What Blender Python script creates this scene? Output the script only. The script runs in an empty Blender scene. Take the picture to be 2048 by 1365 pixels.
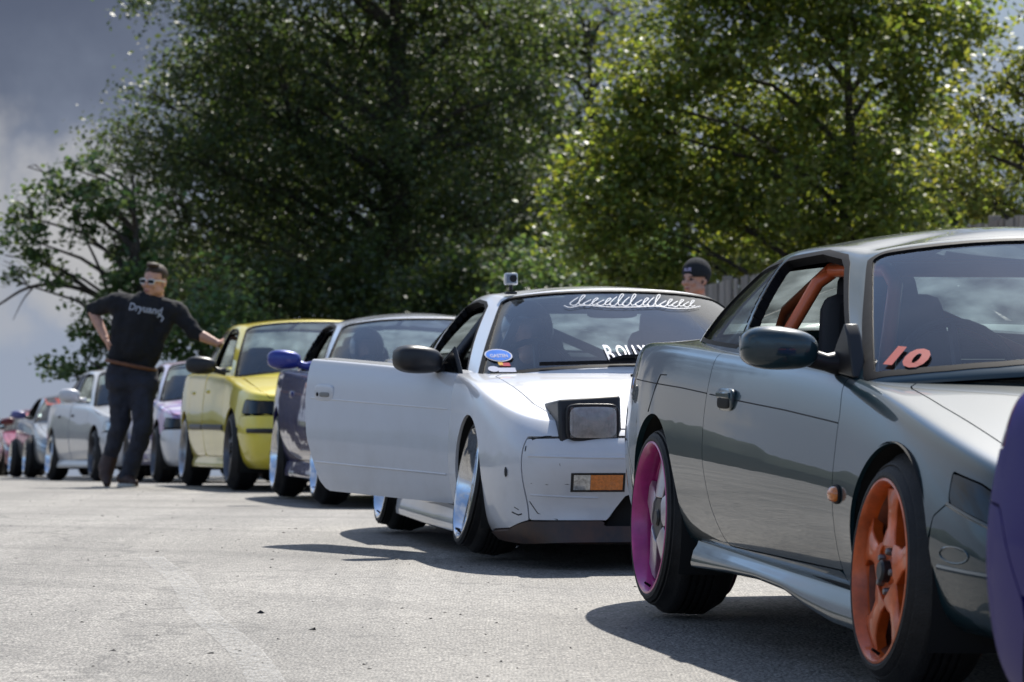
import bpy, bmesh, math, random
import numpy as np
from mathutils import Vector, Matrix
R = math.radians
random.seed(7); rng = np.random.default_rng(11)
sc = bpy.context.scene
COL = sc.collection

# ------------------------------------------------------------------ camera
cam = bpy.data.cameras.new('camera'); camo = bpy.data.objects.new('camera', cam); COL.objects.link(camo)
camo.location = (0, 0, 0.85); camo.rotation_euler = (R(90.27), 0, 0)
cam.sensor_width = 36.0; cam.lens = 121.3; cam.clip_start = 0.1; cam.clip_end = 9000
cam.dof.use_dof = True; cam.dof.focus_distance = 11.5; cam.dof.aperture_fstop = 7.5; cam.dof.aperture_blades = 7
sc.camera = camo
# ------------------------------------------------------------------ render settings
sc.render.engine = 'CYCLES'
cy = sc.cycles
cy.use_denoising = True
try: cy.denoiser = 'OPENIMAGEDENOISE'
except Exception: pass
cy.max_bounces = 7; cy.diffuse_bounces = 3; cy.glossy_bounces = 4; cy.transmission_bounces = 6
cy.transparent_max_bounces = 14; cy.caustics_reflective = False; cy.caustics_refractive = False
cy.sample_clamp_indirect = 6.0
sc.view_settings.view_transform = 'Standard'; sc.view_settings.look = 'None'
sc.view_settings.exposure = 0.45; sc.view_settings.gamma = 1.0; sc.view_settings.use_curve_mapping = False
# ------------------------------------------------------------------ sun and sky
SUN_DIR = Vector((0.22, 0.75, 0.98)).normalized()          # towards the sun: behind the queue, high, slightly right
sun = bpy.data.lights.new('sun', 'SUN'); suno = bpy.data.objects.new('sun', sun); COL.objects.link(suno)
sun.energy = 5.0; sun.angle = R(0.53); sun.color = (1.0, 0.95, 0.87)
suno.rotation_euler = (-SUN_DIR).to_track_quat('-Z', 'Y').to_euler()
world = bpy.data.worlds.new('World'); sc.world = world; world.use_nodes = True
nt = world.node_tree; nt.nodes.clear()
def wn(t, **kw):
    n = nt.nodes.new(t)
    for k, v in kw.items(): setattr(n, k, v)
    return n
def wl(a, b): nt.links.new(a, b)
tc = wn('ShaderNodeTexCoord')
sep = wn('ShaderNodeSeparateXYZ'); wl(tc.outputs['Generated'], sep.inputs[0])
zc = wn('ShaderNodeMath', operation='MAXIMUM'); wl(sep.outputs['Z'], zc.inputs[0]); zc.inputs[1].default_value = 0.015
comb = wn('ShaderNodeCombineXYZ'); wl(sep.outputs['X'], comb.inputs[0]); wl(sep.outputs['Y'], comb.inputs[1]); wl(zc.outputs[0], comb.inputs[2])
sky = wn('ShaderNodeTexSky', sky_type='NISHITA'); sky.sun_disc = False
sky.sun_elevation = math.asin(SUN_DIR.z); sky.sun_rotation = math.atan2(SUN_DIR.x, SUN_DIR.y)
sky.air_density = 1.0; sky.dust_density = 0.35; sky.ozone_density = 3.0; sky.altitude = 100
wl(comb.outputs[0], sky.inputs['Vector'])
# cloud deck: direction projected on a plane overhead
dv = wn('ShaderNodeMath', operation='ADD'); wl(zc.outputs[0], dv.inputs[0]); dv.inputs[1].default_value = 0.16
px_ = wn('ShaderNodeMath', operation='DIVIDE'); wl(sep.outputs['X'], px_.inputs[0]); wl(dv.outputs[0], px_.inputs[1])
py_ = wn('ShaderNodeMath', operation='DIVIDE'); wl(sep.outputs['Y'], py_.inputs[0]); wl(dv.outputs[0], py_.inputs[1])
cp = wn('ShaderNodeCombineXYZ'); wl(px_.outputs[0], cp.inputs[0]); wl(py_.outputs[0], cp.inputs[1]); cp.inputs[2].default_value = 3.7
n1 = wn('ShaderNodeTexNoise'); n1.inputs['Scale'].default_value = 0.85; n1.inputs['Detail'].default_value = 9; n1.inputs['Roughness'].default_value = 0.56; n1.inputs['Distortion'].default_value = 0.25
wl(cp.outputs[0], n1.inputs['Vector'])
cr = wn('ShaderNodeValToRGB'); cr.color_ramp.elements[0].position = 0.47; cr.color_ramp.elements[1].position = 0.63
wl(n1.outputs['Fac'], cr.inputs[0])
n2 = wn('ShaderNodeTexNoise'); n2.inputs['Scale'].default_value = 1.3; n2.inputs['Detail'].default_value = 6; n2.inputs['Roughness'].default_value = 0.5
mp2 = wn('ShaderNodeVectorMath', operation='ADD'); wl(cp.outputs[0], mp2.inputs[0]); mp2.inputs[1].default_value = (4.3, -2.2, 1.7); wl(mp2.outputs[0], n2.inputs['Vector'])
cc = wn('ShaderNodeValToRGB')
cc.color_ramp.elements[0].position = 0.30; cc.color_ramp.elements[0].color = (1.9, 2.25, 3.0, 1)
cc.color_ramp.elements[1].position = 0.72; cc.color_ramp.elements[1].color = (8.0, 8.2, 8.6, 1)
e = cc.color_ramp.elements.new(0.50); e.color = (4.1, 4.6, 5.4, 1)
wl(n2.outputs['Fac'], cc.inputs[0])
# hazy band along the horizon, lighter low down, with a slate cloud bank over the far end of the queue
def dirblob(az, el, c0, c1):
    d_ = Vector((math.sin(R(az)) * math.cos(R(el)), math.cos(R(az)) * math.cos(R(el)), math.sin(R(el))))
    a = wn('ShaderNodeVectorMath', operation='DOT_PRODUCT'); wl(wv.outputs[0], a.inputs[0]); a.inputs[1].default_value = d_
    m_ = wn('ShaderNodeMapRange', interpolation_type='SMOOTHSTEP'); m_.inputs[1].default_value = math.cos(R(c0)); m_.inputs[2].default_value = math.cos(R(c1)); wl(a.outputs['Value'], m_.inputs[0]); return m_.outputs[0]
nw = wn('ShaderNodeTexNoise'); nw.inputs['Scale'].default_value = 24.0; nw.inputs['Detail'].default_value = 8; nw.inputs['Roughness'].default_value = 0.58; wl(tc.outputs['Generated'], nw.inputs['Vector'])
nws = wn('ShaderNodeVectorMath', operation='MULTIPLY_ADD'); wl(nw.outputs['Color'], nws.inputs[0]); nws.inputs[1].default_value = (.075, .075, .06); nws.inputs[2].default_value = (-.0375, -.0375, -.03)
wv0 = wn('ShaderNodeVectorMath', operation='ADD'); wl(tc.outputs['Generated'], wv0.inputs[0]); wl(nws.outputs[0], wv0.inputs[1])
wv = wn('ShaderNodeVectorMath', operation='NORMALIZE'); wl(wv0.outputs[0], wv.inputs[0])
# thin cloud glows around the sun it covers
sdot = wn('ShaderNodeVectorMath', operation='DOT_PRODUCT'); wl(tc.outputs['Generated'], sdot.inputs[0]); sdot.inputs[1].default_value = SUN_DIR
sd0 = wn('ShaderNodeMath', operation='MAXIMUM'); wl(sdot.outputs['Value'], sd0.inputs[0]); sd0.inputs[1].default_value = 0.0
sdp = wn('ShaderNodeMath', operation='POWER'); wl(sd0.outputs[0], sdp.inputs[0]); sdp.inputs[1].default_value = 14.0
sdm = wn('ShaderNodeMath', operation='MULTIPLY_ADD'); wl(sdp.outputs[0], sdm.inputs[0]); sdm.inputs[1].default_value = 1.6; sdm.inputs[2].default_value = 0.72
cg = wn('ShaderNodeVectorMath', operation='SCALE'); wl(cc.outputs[0], cg.inputs[0]); wl(sdm.outputs[0], cg.inputs['Scale'])
mx = wn('ShaderNodeMixRGB'); # the sun shines through a wide gap in the clouds; a bright bank stands below it
gp = wn('ShaderNodeMath', operation='SUBTRACT'); gp.use_clamp = True; wl(cr.outputs[0], gp.inputs[0]); wl(dirblob(8, 50, 30, 14), gp.inputs[1])
gp2 = wn('ShaderNodeMath', operation='MAXIMUM'); wl(gp.outputs[0], gp2.inputs[0]); wl(dirblob(6, 20, 15, 7), gp2.inputs[1])
wl(gp2.outputs[0], mx.inputs[0]); sk_ = wn('ShaderNodeVectorMath', operation='SCALE'); wl(sky.outputs[0], sk_.inputs[0]); sk_.inputs['Scale'].default_value = 1.5; wl(sk_.outputs[0], mx.inputs[1]); wl(cg.outputs[0], mx.inputs[2])
hz_ = wn('ShaderNodeMapRange', interpolation_type='SMOOTHSTEP'); hz_.inputs[1].default_value = 0.26; hz_.inputs[2].default_value = 0.06; wl(sep.outputs['Z'], hz_.inputs[0])
mh = wn('ShaderNodeMixRGB'); mh.inputs[2].default_value = (2.55, 2.95, 3.75, 1); wl(hz_.outputs[0], mh.inputs[0]); wl(mx.outputs[0], mh.inputs[1])
mb1 = wn('ShaderNodeMixRGB'); mb1.inputs[2].default_value = (0.85, 1.03, 1.52, 1); 
bank = dirblob(-10, 9.5, 9.0, 4.0)
for az_, el_, c_a in ((-19, 7.5, 6.5), (2, 10, 7.5), (14, 9, 6.5)):
    bm_ = wn('ShaderNodeMath', operation='MAXIMUM'); wl(bank, bm_.inputs[0]); wl(dirblob(az_, el_, c_a, 2.0), bm_.inputs[1]); bank = bm_.outputs[0]
wl(bank, mb1.inputs[0]); wl(mh.outputs[0], mb1.inputs[1])
mb2 = wn('ShaderNodeMixRGB'); mb2.inputs[2].default_value = (3.9, 3.9, 4.0, 1); 
pale = dirblob(-9.6, 2.6, 2.5, 0.2)
for az_, el_, c_a in ((-12.6, 2.2, 2.6), (-15.8, 2.9, 2.4), (-6.6, 2.0, 1.8), (-19.5, 2.2, 2.6), (-24, 3.0, 3.0)):
    bm_ = wn('ShaderNodeMath', operation='MAXIMUM'); wl(pale, bm_.inputs[0]); wl(dirblob(az_, el_, c_a, 0.2), bm_.inputs[1]); pale = bm_.outputs[0]
wl(pale, mb2.inputs[0]); wl(mb1.outputs[0], mb2.inputs[1])
bg = wn('ShaderNodeBackground'); bg.inputs['Strength'].default_value = 0.09; mb3 = wn('ShaderNodeMixRGB'); mb3.inputs[2].default_value = (10.5, 10.5, 10.6, 1); wl(dirblob(9, 22, 14, 3), mb3.inputs[0]); wl(mb2.outputs[0], mb3.inputs[1])   # sunlit cumulus under the sun
mb4 = wn('ShaderNodeMixRGB'); mb4.inputs[2].default_value = (5.4, 5.7, 6.2, 1); wl(dirblob(-38, 27, 21, 6), mb4.inputs[0]); wl(mb3.outputs[0], mb4.inputs[1])
wl(mb4.outputs[0], bg.inputs[0])
wo = wn('ShaderNodeOutputWorld'); wl(bg.outputs[0], wo.inputs[0])

# ------------------------------------------------------------------ helpers
def tag(o, label=None, cat=None, group=None, kind=None):
    if label: o['label'] = label
    if cat: o['category'] = cat
    if group: o['group'] = group
    if kind: o['kind'] = kind
    return o
def empty(name, loc=(0, 0, 0), rot=(0, 0, 0), parent=None):
    o = bpy.data.objects.new(name, None); COL.objects.link(o); o.location = loc; o.rotation_euler = rot
    o.empty_display_size = 0.2
    if parent: o.parent = parent
    return o
MATS = {}
def mat(name, col=(0.5, 0.5, 0.5), rough=0.5, metal=0.0, coat=0.0, spec=0.5, var=0.0, vscale=8.0, bump=0.0, bscale=60.0, coatr=0.03, var2=None, rvar=0.0):
    if name in MATS: return MATS[name]
    m = bpy.data.materials.new(name); m.use_nodes = True
    t = m.node_tree; b = t.nodes['Principled BSDF']
    b.inputs['Base Color'].default_value = (*col, 1); b.inputs['Roughness'].default_value = rough
    b.inputs['Metallic'].default_value = metal; b.inputs['Specular IOR Level'].default_value = spec
    b.inputs['Coat Weight'].default_value = coat; b.inputs['Coat Roughness'].default_value = coatr
    if var > 0 or bump > 0 or rvar > 0:
        c = t.nodes.new('ShaderNodeTexCoord'); n = t.nodes.new('ShaderNodeTexNoise')
        n.inputs['Scale'].default_value = vscale; n.inputs['Detail'].default_value = 6; n.inputs['Roughness'].default_value = 0.62
        t.links.new(c.outputs['Object'], n.inputs['Vector'])
        if var > 0:
            r = t.nodes.new('ShaderNodeValToRGB')
            lo = var2 if var2 else tuple(max(0, x * (1 - var)) for x in col)
            hi = tuple(min(1, x * (1 + var * 0.6)) for x in col)
            r.color_ramp.elements[0].position = 0.3; r.color_ramp.elements[0].color = (*lo, 1)
            r.color_ramp.elements[1].position = 0.68; r.color_ramp.elements[1].color = (*hi, 1)
            t.links.new(n.outputs['Fac'], r.inputs[0]); t.links.new(r.outputs[0], b.inputs['Base Color'])
        if rvar > 0:
            mr = t.nodes.new('ShaderNodeMapRange'); mr.inputs[1].default_value = 0.3; mr.inputs[2].default_value = 0.7
            mr.inputs[3].default_value = max(0.0, rough - rvar); mr.inputs[4].default_value = min(1, rough + rvar)
            t.links.new(n.outputs['Fac'], mr.inputs[0]); t.links.new(mr.outputs[0], b.inputs['Roughness'])
        if bump > 0:
            n3 = t.nodes.new('ShaderNodeTexNoise'); n3.inputs['Scale'].default_value = bscale; n3.inputs['Detail'].default_value = 4
            t.links.new(c.outputs['Object'], n3.inputs['Vector'])
            bp = t.nodes.new('ShaderNodeBump'); bp.inputs['Strength'].default_value = bump; bp.inputs['Distance'].default_value = 0.01
            t.links.new(n3.outputs['Fac'], bp.inputs['Height']); t.links.new(bp.outputs[0], b.inputs['Normal'])
    MATS[name] = m
    return m
def paint(name, col, metal=0.0, dirt=(0.20, 0.17, 0.13), dirtamt=0.25, rough=0.35, coatr=0.02, orange=0.0):
    """car paint: pigment under clear coat, road film that thickens towards the sills and in patches"""
    if name in MATS: return MATS[name]
    m = bpy.data.materials.new(name); m.use_nodes = True; t = m.node_tree; b = t.nodes['Principled BSDF']
    c = t.nodes.new('ShaderNodeTexCoord'); n = t.nodes.new('ShaderNodeTexNoise')
    n.inputs['Scale'].default_value = 5.0; n.inputs['Detail'].default_value = 8; n.inputs['Roughness'].default_value = 0.68
    t.links.new(c.outputs['Object'], n.inputs['Vector'])
    s = t.nodes.new('ShaderNodeSeparateXYZ'); t.links.new(c.outputs['Object'], s.inputs[0])
    h = t.nodes.new('ShaderNodeMapRange'); h.inputs[1].default_value = 0.05; h.inputs[2].default_value = 0.75; h.inputs[3].default_value = 1.0; h.inputs[4].default_value = 0.12
    t.links.new(s.outputs['Z'], h.inputs[0])
    mr = t.nodes.new('ShaderNodeMapRange'); mr.inputs[1].default_value = 0.42; mr.inputs[2].default_value = 0.75
    t.links.new(n.outputs['Fac'], mr.inputs[0])
    ml = t.nodes.new('ShaderNodeMath'); ml.operation = 'MULTIPLY'; t.links.new(h.outputs[0], ml.inputs[0]); t.links.new(mr.outputs[0], ml.inputs[1])
    m2 = t.nodes.new('ShaderNodeMath'); m2.operation = 'MULTIPLY'; t.links.new(ml.outputs[0], m2.inputs[0]); m2.inputs[1].default_value = dirtamt
    x = t.nodes.new('ShaderNodeMixRGB'); x.inputs[1].default_value = (*col, 1); x.inputs[2].default_value = (*dirt, 1)
    t.links.new(m2.outputs[0], x.inputs[0]); t.links.new(x.outputs[0], b.inputs['Base Color'])
    b.inputs['Roughness'].default_value = rough; b.inputs['Metallic'].default_value = metal
    b.inputs['Coat Weight'].default_value = 1.0; b.inputs['Coat IOR'].default_value = 1.47; b.inputs['Specular IOR Level'].default_value = 0.3
    cr_ = t.nodes.new('ShaderNodeMapRange'); cr_.inputs[1].default_value = 0.0; cr_.inputs[2].default_value = 1.0; cr_.inputs[3].default_value = coatr; cr_.inputs[4].default_value = 0.35
    t.links.new(m2.outputs[0], cr_.inputs[0]); t.links.new(cr_.outputs[0], b.inputs['Coat Roughness'])
    if orange > 0:   # slight waviness of the lacquer
        n3 = t.nodes.new('ShaderNodeTexNoise'); n3.inputs['Scale'].default_value = 3.0; n3.inputs['Detail'].default_value = 2
        t.links.new(c.outputs['Object'], n3.inputs['Vector'])
        bp = t.nodes.new('ShaderNodeBump'); bp.inputs['Strength'].default_value = orange; bp.inputs['Distance'].default_value = 0.02
        t.links.new(n3.outputs['Fac'], bp.inputs['Height']); t.links.new(bp.outputs[0], b.inputs['Coat Normal'])
    MATS[name] = m
    return m
def glass(name, tint=(0.72, 0.80, 0.78), dust=0.04, ior=1.5, through=0.0):
    if name in MATS: return MATS[name]
    m = bpy.data.materials.new(name); m.use_nodes = True; t = m.node_tree; t.nodes.clear()
    tr = t.nodes.new('ShaderNodeBsdfTransparent'); tr.inputs[0].default_value = (*tint, 1)
    gl = t.nodes.new('ShaderNodeBsdfGlossy'); gl.inputs['Roughness'].default_value = 0.02
    df = t.nodes.new('ShaderNodeBsdfDiffuse'); df.inputs[0].default_value = (0.55, 0.57, 0.58, 1)
    fr = t.nodes.new('ShaderNodeFresnel'); fr.inputs[0].default_value = ior
    geo = t.nodes.new('ShaderNodeNewGeometry')
    # same mirror strength from inside and outside
    lw = t.nodes.new('ShaderNodeLayerWeight'); lw.inputs['Blend'].default_value = 0.43
    mx1 = t.nodes.new('ShaderNodeMixShader'); t.links.new(lw.outputs['Fresnel'], mx1.inputs[0]); t.links.new(tr.outputs[0], mx1.inputs[1]); t.links.new(gl.outputs[0], mx1.inputs[2])
    c = t.nodes.new('ShaderNodeTexCoord'); n = t.nodes.new('ShaderNodeTexNoise'); n.inputs['Scale'].default_value = 7; n.inputs['Detail'].default_value = 8
    t.links.new(c.outputs['Object'], n.inputs['Vector'])
    v = t.nodes.new('ShaderNodeTexVoronoi'); v.inputs['Scale'].default_value = 11; t.links.new(c.outputs['Object'], v.inputs['Vector'])
    sp = t.nodes.new('ShaderNodeMapRange'); sp.inputs[1].default_value = 0.06; sp.inputs[2].default_value = 0.03; sp.inputs[3].default_value = 0.0; sp.inputs[4].default_value = 0.18
    t.links.new(v.outputs['Distance'], sp.inputs[0])
    mr = t.nodes.new('ShaderNodeMapRange'); mr.inputs[1].default_value = 0.3; mr.inputs[2].default_value = 0.75; mr.inputs[3].default_value = dust * 0.4; mr.inputs[4].default_value = dust * 2.2
    t.links.new(n.outputs['Fac'], mr.inputs[0])
    ad = t.nodes.new('ShaderNodeMath'); ad.operation = 'ADD'; t.links.new(mr.outputs[0], ad.inputs[0])
    mu = t.nodes.new('ShaderNodeMath'); mu.operation = 'MULTIPLY'; t.links.new(sp.outputs[0], mu.inputs[0]); mu.inputs[1].default_value = min(1.0, dust * 8)
    t.links.new(mu.outputs[0], ad.inputs[1])
    mx2 = t.nodes.new('ShaderNodeMixShader'); t.links.new(ad.outputs[0], mx2.inputs[0]); t.links.new(mx1.outputs[0], mx2.inputs[1])
    tl_ = t.nodes.new('ShaderNodeBsdfTranslucent'); tl_.inputs[0].default_value = (0.50, 0.58, 0.57, 1); mt = t.nodes.new('ShaderNodeMixShader'); mt.inputs[0].default_value = through
    t.links.new(df.outputs[0], mt.inputs[1]); t.links.new(tl_.outputs[0], mt.inputs[2]); t.links.new(mt.outputs[0], mx2.inputs[2])
    o = t.nodes.new('ShaderNodeOutputMaterial'); t.links.new(mx2.outputs[0], o.inputs[0])
    MATS[name] = m
    return m

def link_mesh(name, me, parent=None, m=None):
    o = bpy.data.objects.new(name, me); COL.objects.link(o)
    if parent: o.parent = parent
    if m is not None and not me.materials: me.materials.append(m)
    return o
def mesh_np(name, V, F):
    """fast mesh from arrays; F (n,4) or (n,3)"""
    me = bpy.data.meshes.new(name); k = F.shape[1]
    me.vertices.add(len(V)); me.vertices.foreach_set('co', np.ascontiguousarray(V, dtype=np.float32).ravel())
    me.loops.add(F.size); me.loops.foreach_set('vertex_index', np.ascontiguousarray(F, dtype=np.int32).ravel())
    me.polygons.add(len(F)); me.polygons.foreach_set('loop_start', np.arange(0, F.size, k, dtype=np.int32))
    me.update(calc_edges=True); me.validate()
    return me
class MB:
    """collects shapes; build() links them as ONE mesh object"""
    def __init__(s): s.v = []; s.f = []
    def add(s, V, F):
        o = len(s.v); s.v += [tuple(map(float, p)) for p in V]; s.f += [tuple(int(i) + o for i in q) for q in F]; return s
    def box(s, c, d, rot=None, taper=None):
        V = []
        for sx in (-1, 1):
            for sy in (-1, 1):
                for sz in (-1, 1):
                    p = Vector((sx * d[0] / 2, sy * d[1] / 2, sz * d[2] / 2))
                    if taper and sz > 0: p.x *= taper[0]; p.y *= taper[1]
                    if rot is not None: p = rot @ p
                    V.append(p + Vector(c))
        return s.add(V, [(0, 1, 3, 2), (4, 6, 7, 5), (0, 4, 5, 1), (2, 3, 7, 6), (0, 2, 6, 4), (1, 5, 7, 3)])
    def tube(s, pts, r, n=10, cap=True):
        pts = [Vector(p) for p in pts]; m = len(pts); rr = r if hasattr(r, '__len__') else [r] * m
        V = []; F = []; up = None
        for i in range(m):
            t = (pts[min(i + 1, m - 1)] - pts[max(i - 1, 0)]).normalized()
            if up is None:
                up = Vector((0, 0, 1)) if abs(t.z) < 0.9 else Vector((1, 0, 0))
            a = t.cross(up).normalized(); b = a.cross(t).normalized(); up = b
            for j in range(n):
                w = 2 * math.pi * j / n
                V.append(pts[i] + (a * math.cos(w) + b * math.sin(w)) * rr[i])
        for i in range(m - 1):
            for j in range(n):
                j2 = (j + 1) % n
                F.append((i * n + j, i * n + j2, (i + 1) * n + j2, (i + 1) * n + j))
        if cap:
            F.append(tuple(range(n - 1, -1, -1))); F.append(tuple((m - 1) * n + j for j in range(n)))
        return s.add(V, F)
    def lathe(s, prof, n=48, axis='y', c=(0, 0, 0), closed=False):
        """prof: (radius, offset along axis)"""
        V = []; F = []; m = len(prof)
        for i in range(n):
            w = 2 * math.pi * i / n; cw, sw = math.cos(w), math.sin(w)
            for (r, o) in prof:
                p = {'y': (r * cw, o, r * sw), 'z': (r * cw, r * sw, o), 'x': (o, r * cw, r * sw)}[axis]
                V.append((p[0] + c[0], p[1] + c[1], p[2] + c[2]))
        for i in range(n):
            i2 = (i + 1) % n
            for j in range(m - (0 if closed else 1)):
                j2 = (j + 1) % m
                F.append((i * m + j, i * m + j2, i2 * m + j2, i2 * m + j))
        return s.add(V, F)
    def prism(s, poly, d0, d1, axis='y'):
        """extrude a 2D polygon between d0 and d1 along an axis; poly coords are the other two axes in order"""
        n = len(poly); V = []
        for d in (d0, d1):
            for (a, b) in poly:
                V.append({'y': (a, d, b), 'z': (a, b, d), 'x': (d, a, b)}[axis])
        F = [tuple(range(n - 1, -1, -1)), tuple(range(n, 2 * n))]
        for i in range(n):
            j = (i + 1) % n; F.append((i, j, n + j, n + i))
        return s.add(V, F)
    def capsule(s, p0, p1, r0, r1, n=14, k=4):
        p0 = Vector(p0); p1 = Vector(p1); t = (p1 - p0); L = t.length; t = t / L if L > 1e-6 else Vector((0, 0, 1))
        up = Vector((0, 0, 1)) if abs(t.z) < 0.9 else Vector((1, 0, 0)); a = t.cross(up).normalized(); b = a.cross(t)
        rings = []
        for i in range(k + 1):
            w = -math.pi / 2 + (math.pi / 2) * i / k; rings.append((p0 + t * (r0 * math.sin(w)), max(r0 * math.cos(w), r0 * 0.03)))
        for i in range(k + 1):
            w = (math.pi / 2) * i / k; rings.append((p1 + t * (r1 * math.sin(w)), max(r1 * math.cos(w), r1 * 0.03)))
        V = []; F = []
        for (c, r) in rings:
            for j in range(n):
                w = 2 * math.pi * j / n; V.append(c + (a * math.cos(w) + b * math.sin(w)) * r)
        for i in range(len(rings) - 1):
            for j in range(n):
                j2 = (j + 1) % n; F.append((i * n + j, (i + 1) * n + j, (i + 1) * n + j2, i * n + j2))
        F.append(tuple(range(n))); F.append(tuple((len(rings) - 1) * n + j for j in range(n - 1, -1, -1)))
        return s.add(V, F)
    def ell(s, c, r, rot=None, n=18, m=10, e1=1.0, e2=1.0):
        """(super)ellipsoid"""
        sg = lambda x, e: math.copysign(abs(x) ** e, x)
        V = []; F = []
        for i in range(m + 1):
            la = -math.pi / 2 + math.pi * i / m
            la = max(-math.pi / 2 + 0.02, min(math.pi / 2 - 0.02, la))
            for j in range(n):
                lo = 2 * math.pi * j / n
                p = Vector((r[0] * sg(math.cos(la), e1) * sg(math.cos(lo), e2), r[1] * sg(math.cos(la), e1) * sg(math.sin(lo), e2), r[2] * sg(math.sin(la), e1)))
                if rot is not None: p = rot @ p
                V.append(p + Vector(c))
        for i in range(m):
            for j in range(n):
                j2 = (j + 1) % n; F.append((i * n + j, i * n + j2, (i + 1) * n + j2, (i + 1) * n + j))
        F.append(tuple(range(n - 1, -1, -1))); F.append(tuple(m * n + j for j in range(n)))
        return s.add(V, F)
    def xf(s, M, start=0):
        for i in range(start, len(s.v)): s.v[i] = tuple(M @ Vector(s.v[i]))
        return s
    def build(s, name, m, parent=None, smooth=True, sharp=35, bevel=0.0, subsurf=0, fixn=False):
        me = bpy.data.meshes.new(name); me.from_pydata(s.v, [], s.f); me.update()
        if fixn:
            bm = bmesh.new(); bm.from_mesh(me); bmesh.ops.recalc_face_normals(bm, faces=bm.faces); bm.to_mesh(me); bm.free()
        o = link_mesh(name, me, parent, m)
        if smooth:
            me.polygons.foreach_set('use_smooth', [True] * len(me.polygons))
            me.set_sharp_from_angle(angle=R(sharp))
        if bevel > 0:
            b = o.modifiers.new('bevel', 'BEVEL'); b.width = bevel; b.segments = 2; b.limit_method = 'ANGLE'; b.angle_limit = R(40)
        if subsurf:
            q = o.modifiers.new('sub', 'SUBSURF'); q.levels = subsurf; q.render_levels = subsurf
        return o
def remesh(o, vox, smooth=4):
    m = o.modifiers.new('remesh', 'REMESH'); m.mode = 'VOXEL'; m.voxel_size = vox; m.use_smooth_shade = True
    if smooth:
        s = o.modifiers.new('smooth', 'SMOOTH'); s.factor = 0.5; s.iterations = smooth
    return o
def text_mesh(txt, size=1.0, shear=0.0, offset=0.0, space=1.0, res=3):
    """(V,F) of flat lettering, centred, height = size"""
    c = bpy.data.curves.new('lettering', 'FONT'); c.body = txt; c.size = 1.0; c.shear = shear; c.offset = offset; c.space_character = space
    c.resolution_u = res; c.align_x = 'CENTER'; c.align_y = 'CENTER'; c.fill_mode = 'FRONT'
    o = bpy.data.objects.new('lettering', c); COL.objects.link(o)
    dg = bpy.context.evaluated_depsgraph_get(); me = bpy.data.meshes.new_from_object(o.evaluated_get(dg))
    V = np.array([v.co[:] for v in me.vertices]); F = [tuple(p.vertices) for p in me.polygons]
    bpy.data.objects.remove(o); bpy.data.meshes.remove(me)
    h = V[:, 1].max() - V[:, 1].min(); V[:, 1] -= (V[:, 1].max() + V[:, 1].min()) / 2; V[:, 0] -= (V[:, 0].max() + V[:, 0].min()) / 2
    return V[:, :2] * (size / h), F

# ------------------------------------------------------------------ ground profile (a gentle crest, then falling away)
_gx = np.arange(-40, 400, 0.25)
_gz = np.interp(_gx, [-40, 0, 8.6, 11, 14.1, 16.5, 19, 22, 25, 28, 31, 34, 40, 46, 51, 56, 61, 80, 400],
                [-.5, -.06, 0, .022, .03, .018, -.02, -.10, -.155, -.212, -.290, -.395, -.585, -.775, -.93, -1.08, -1.25, -1.95, -13.8])
_k = np.exp(-0.5 * (np.arange(-16, 17) * 0.25 / 1.3) ** 2); _k /= _k.sum()
_gzs = np.convolve(np.pad(_gz, 16, mode='edge'), _k, mode='valid')
def zg(d):
    return np.where(np.asarray(d) > 390, np.interp(390, _gx, _gzs) - (np.asarray(d) - 390) * 0.037, np.interp(d, _gx, _gzs))
# ------------------------------------------------------------------ surface patches for car bodies
def _W(n, t):
    i = np.minimum(np.floor(t).astype(int), n - 2); f = t - i
    W = np.zeros((len(t), n + 2)); a = np.arange(len(t))
    W[a, i] = (1 - f) ** 3 / 6; W[a, i + 1] = (3 * f ** 3 - 6 * f ** 2 + 4) / 6
    W[a, i + 2] = (-3 * f ** 3 + 3 * f ** 2 + 3 * f + 1) / 6; W[a, i + 3] = f ** 3 / 6
    return W
MIR = np.array([1, -1, 1.0])
def _ext(net, eu0, eu1, ev0, ev1):
    def side(a, b, mode):  # a: end row, b: next row
        return b * MIR if mode == 'm' else 2 * a - b
    net = np.concatenate([side(net[0], net[1], eu0)[None], net, side(net[-1], net[-2], eu1)[None]], 0)
    l = side(net[:, 0], net[:, 1], ev0)[:, None]; r = side(net[:, -1], net[:, -2], ev1)[:, None]
    return np.concatenate([l, net, r], 1)
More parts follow.
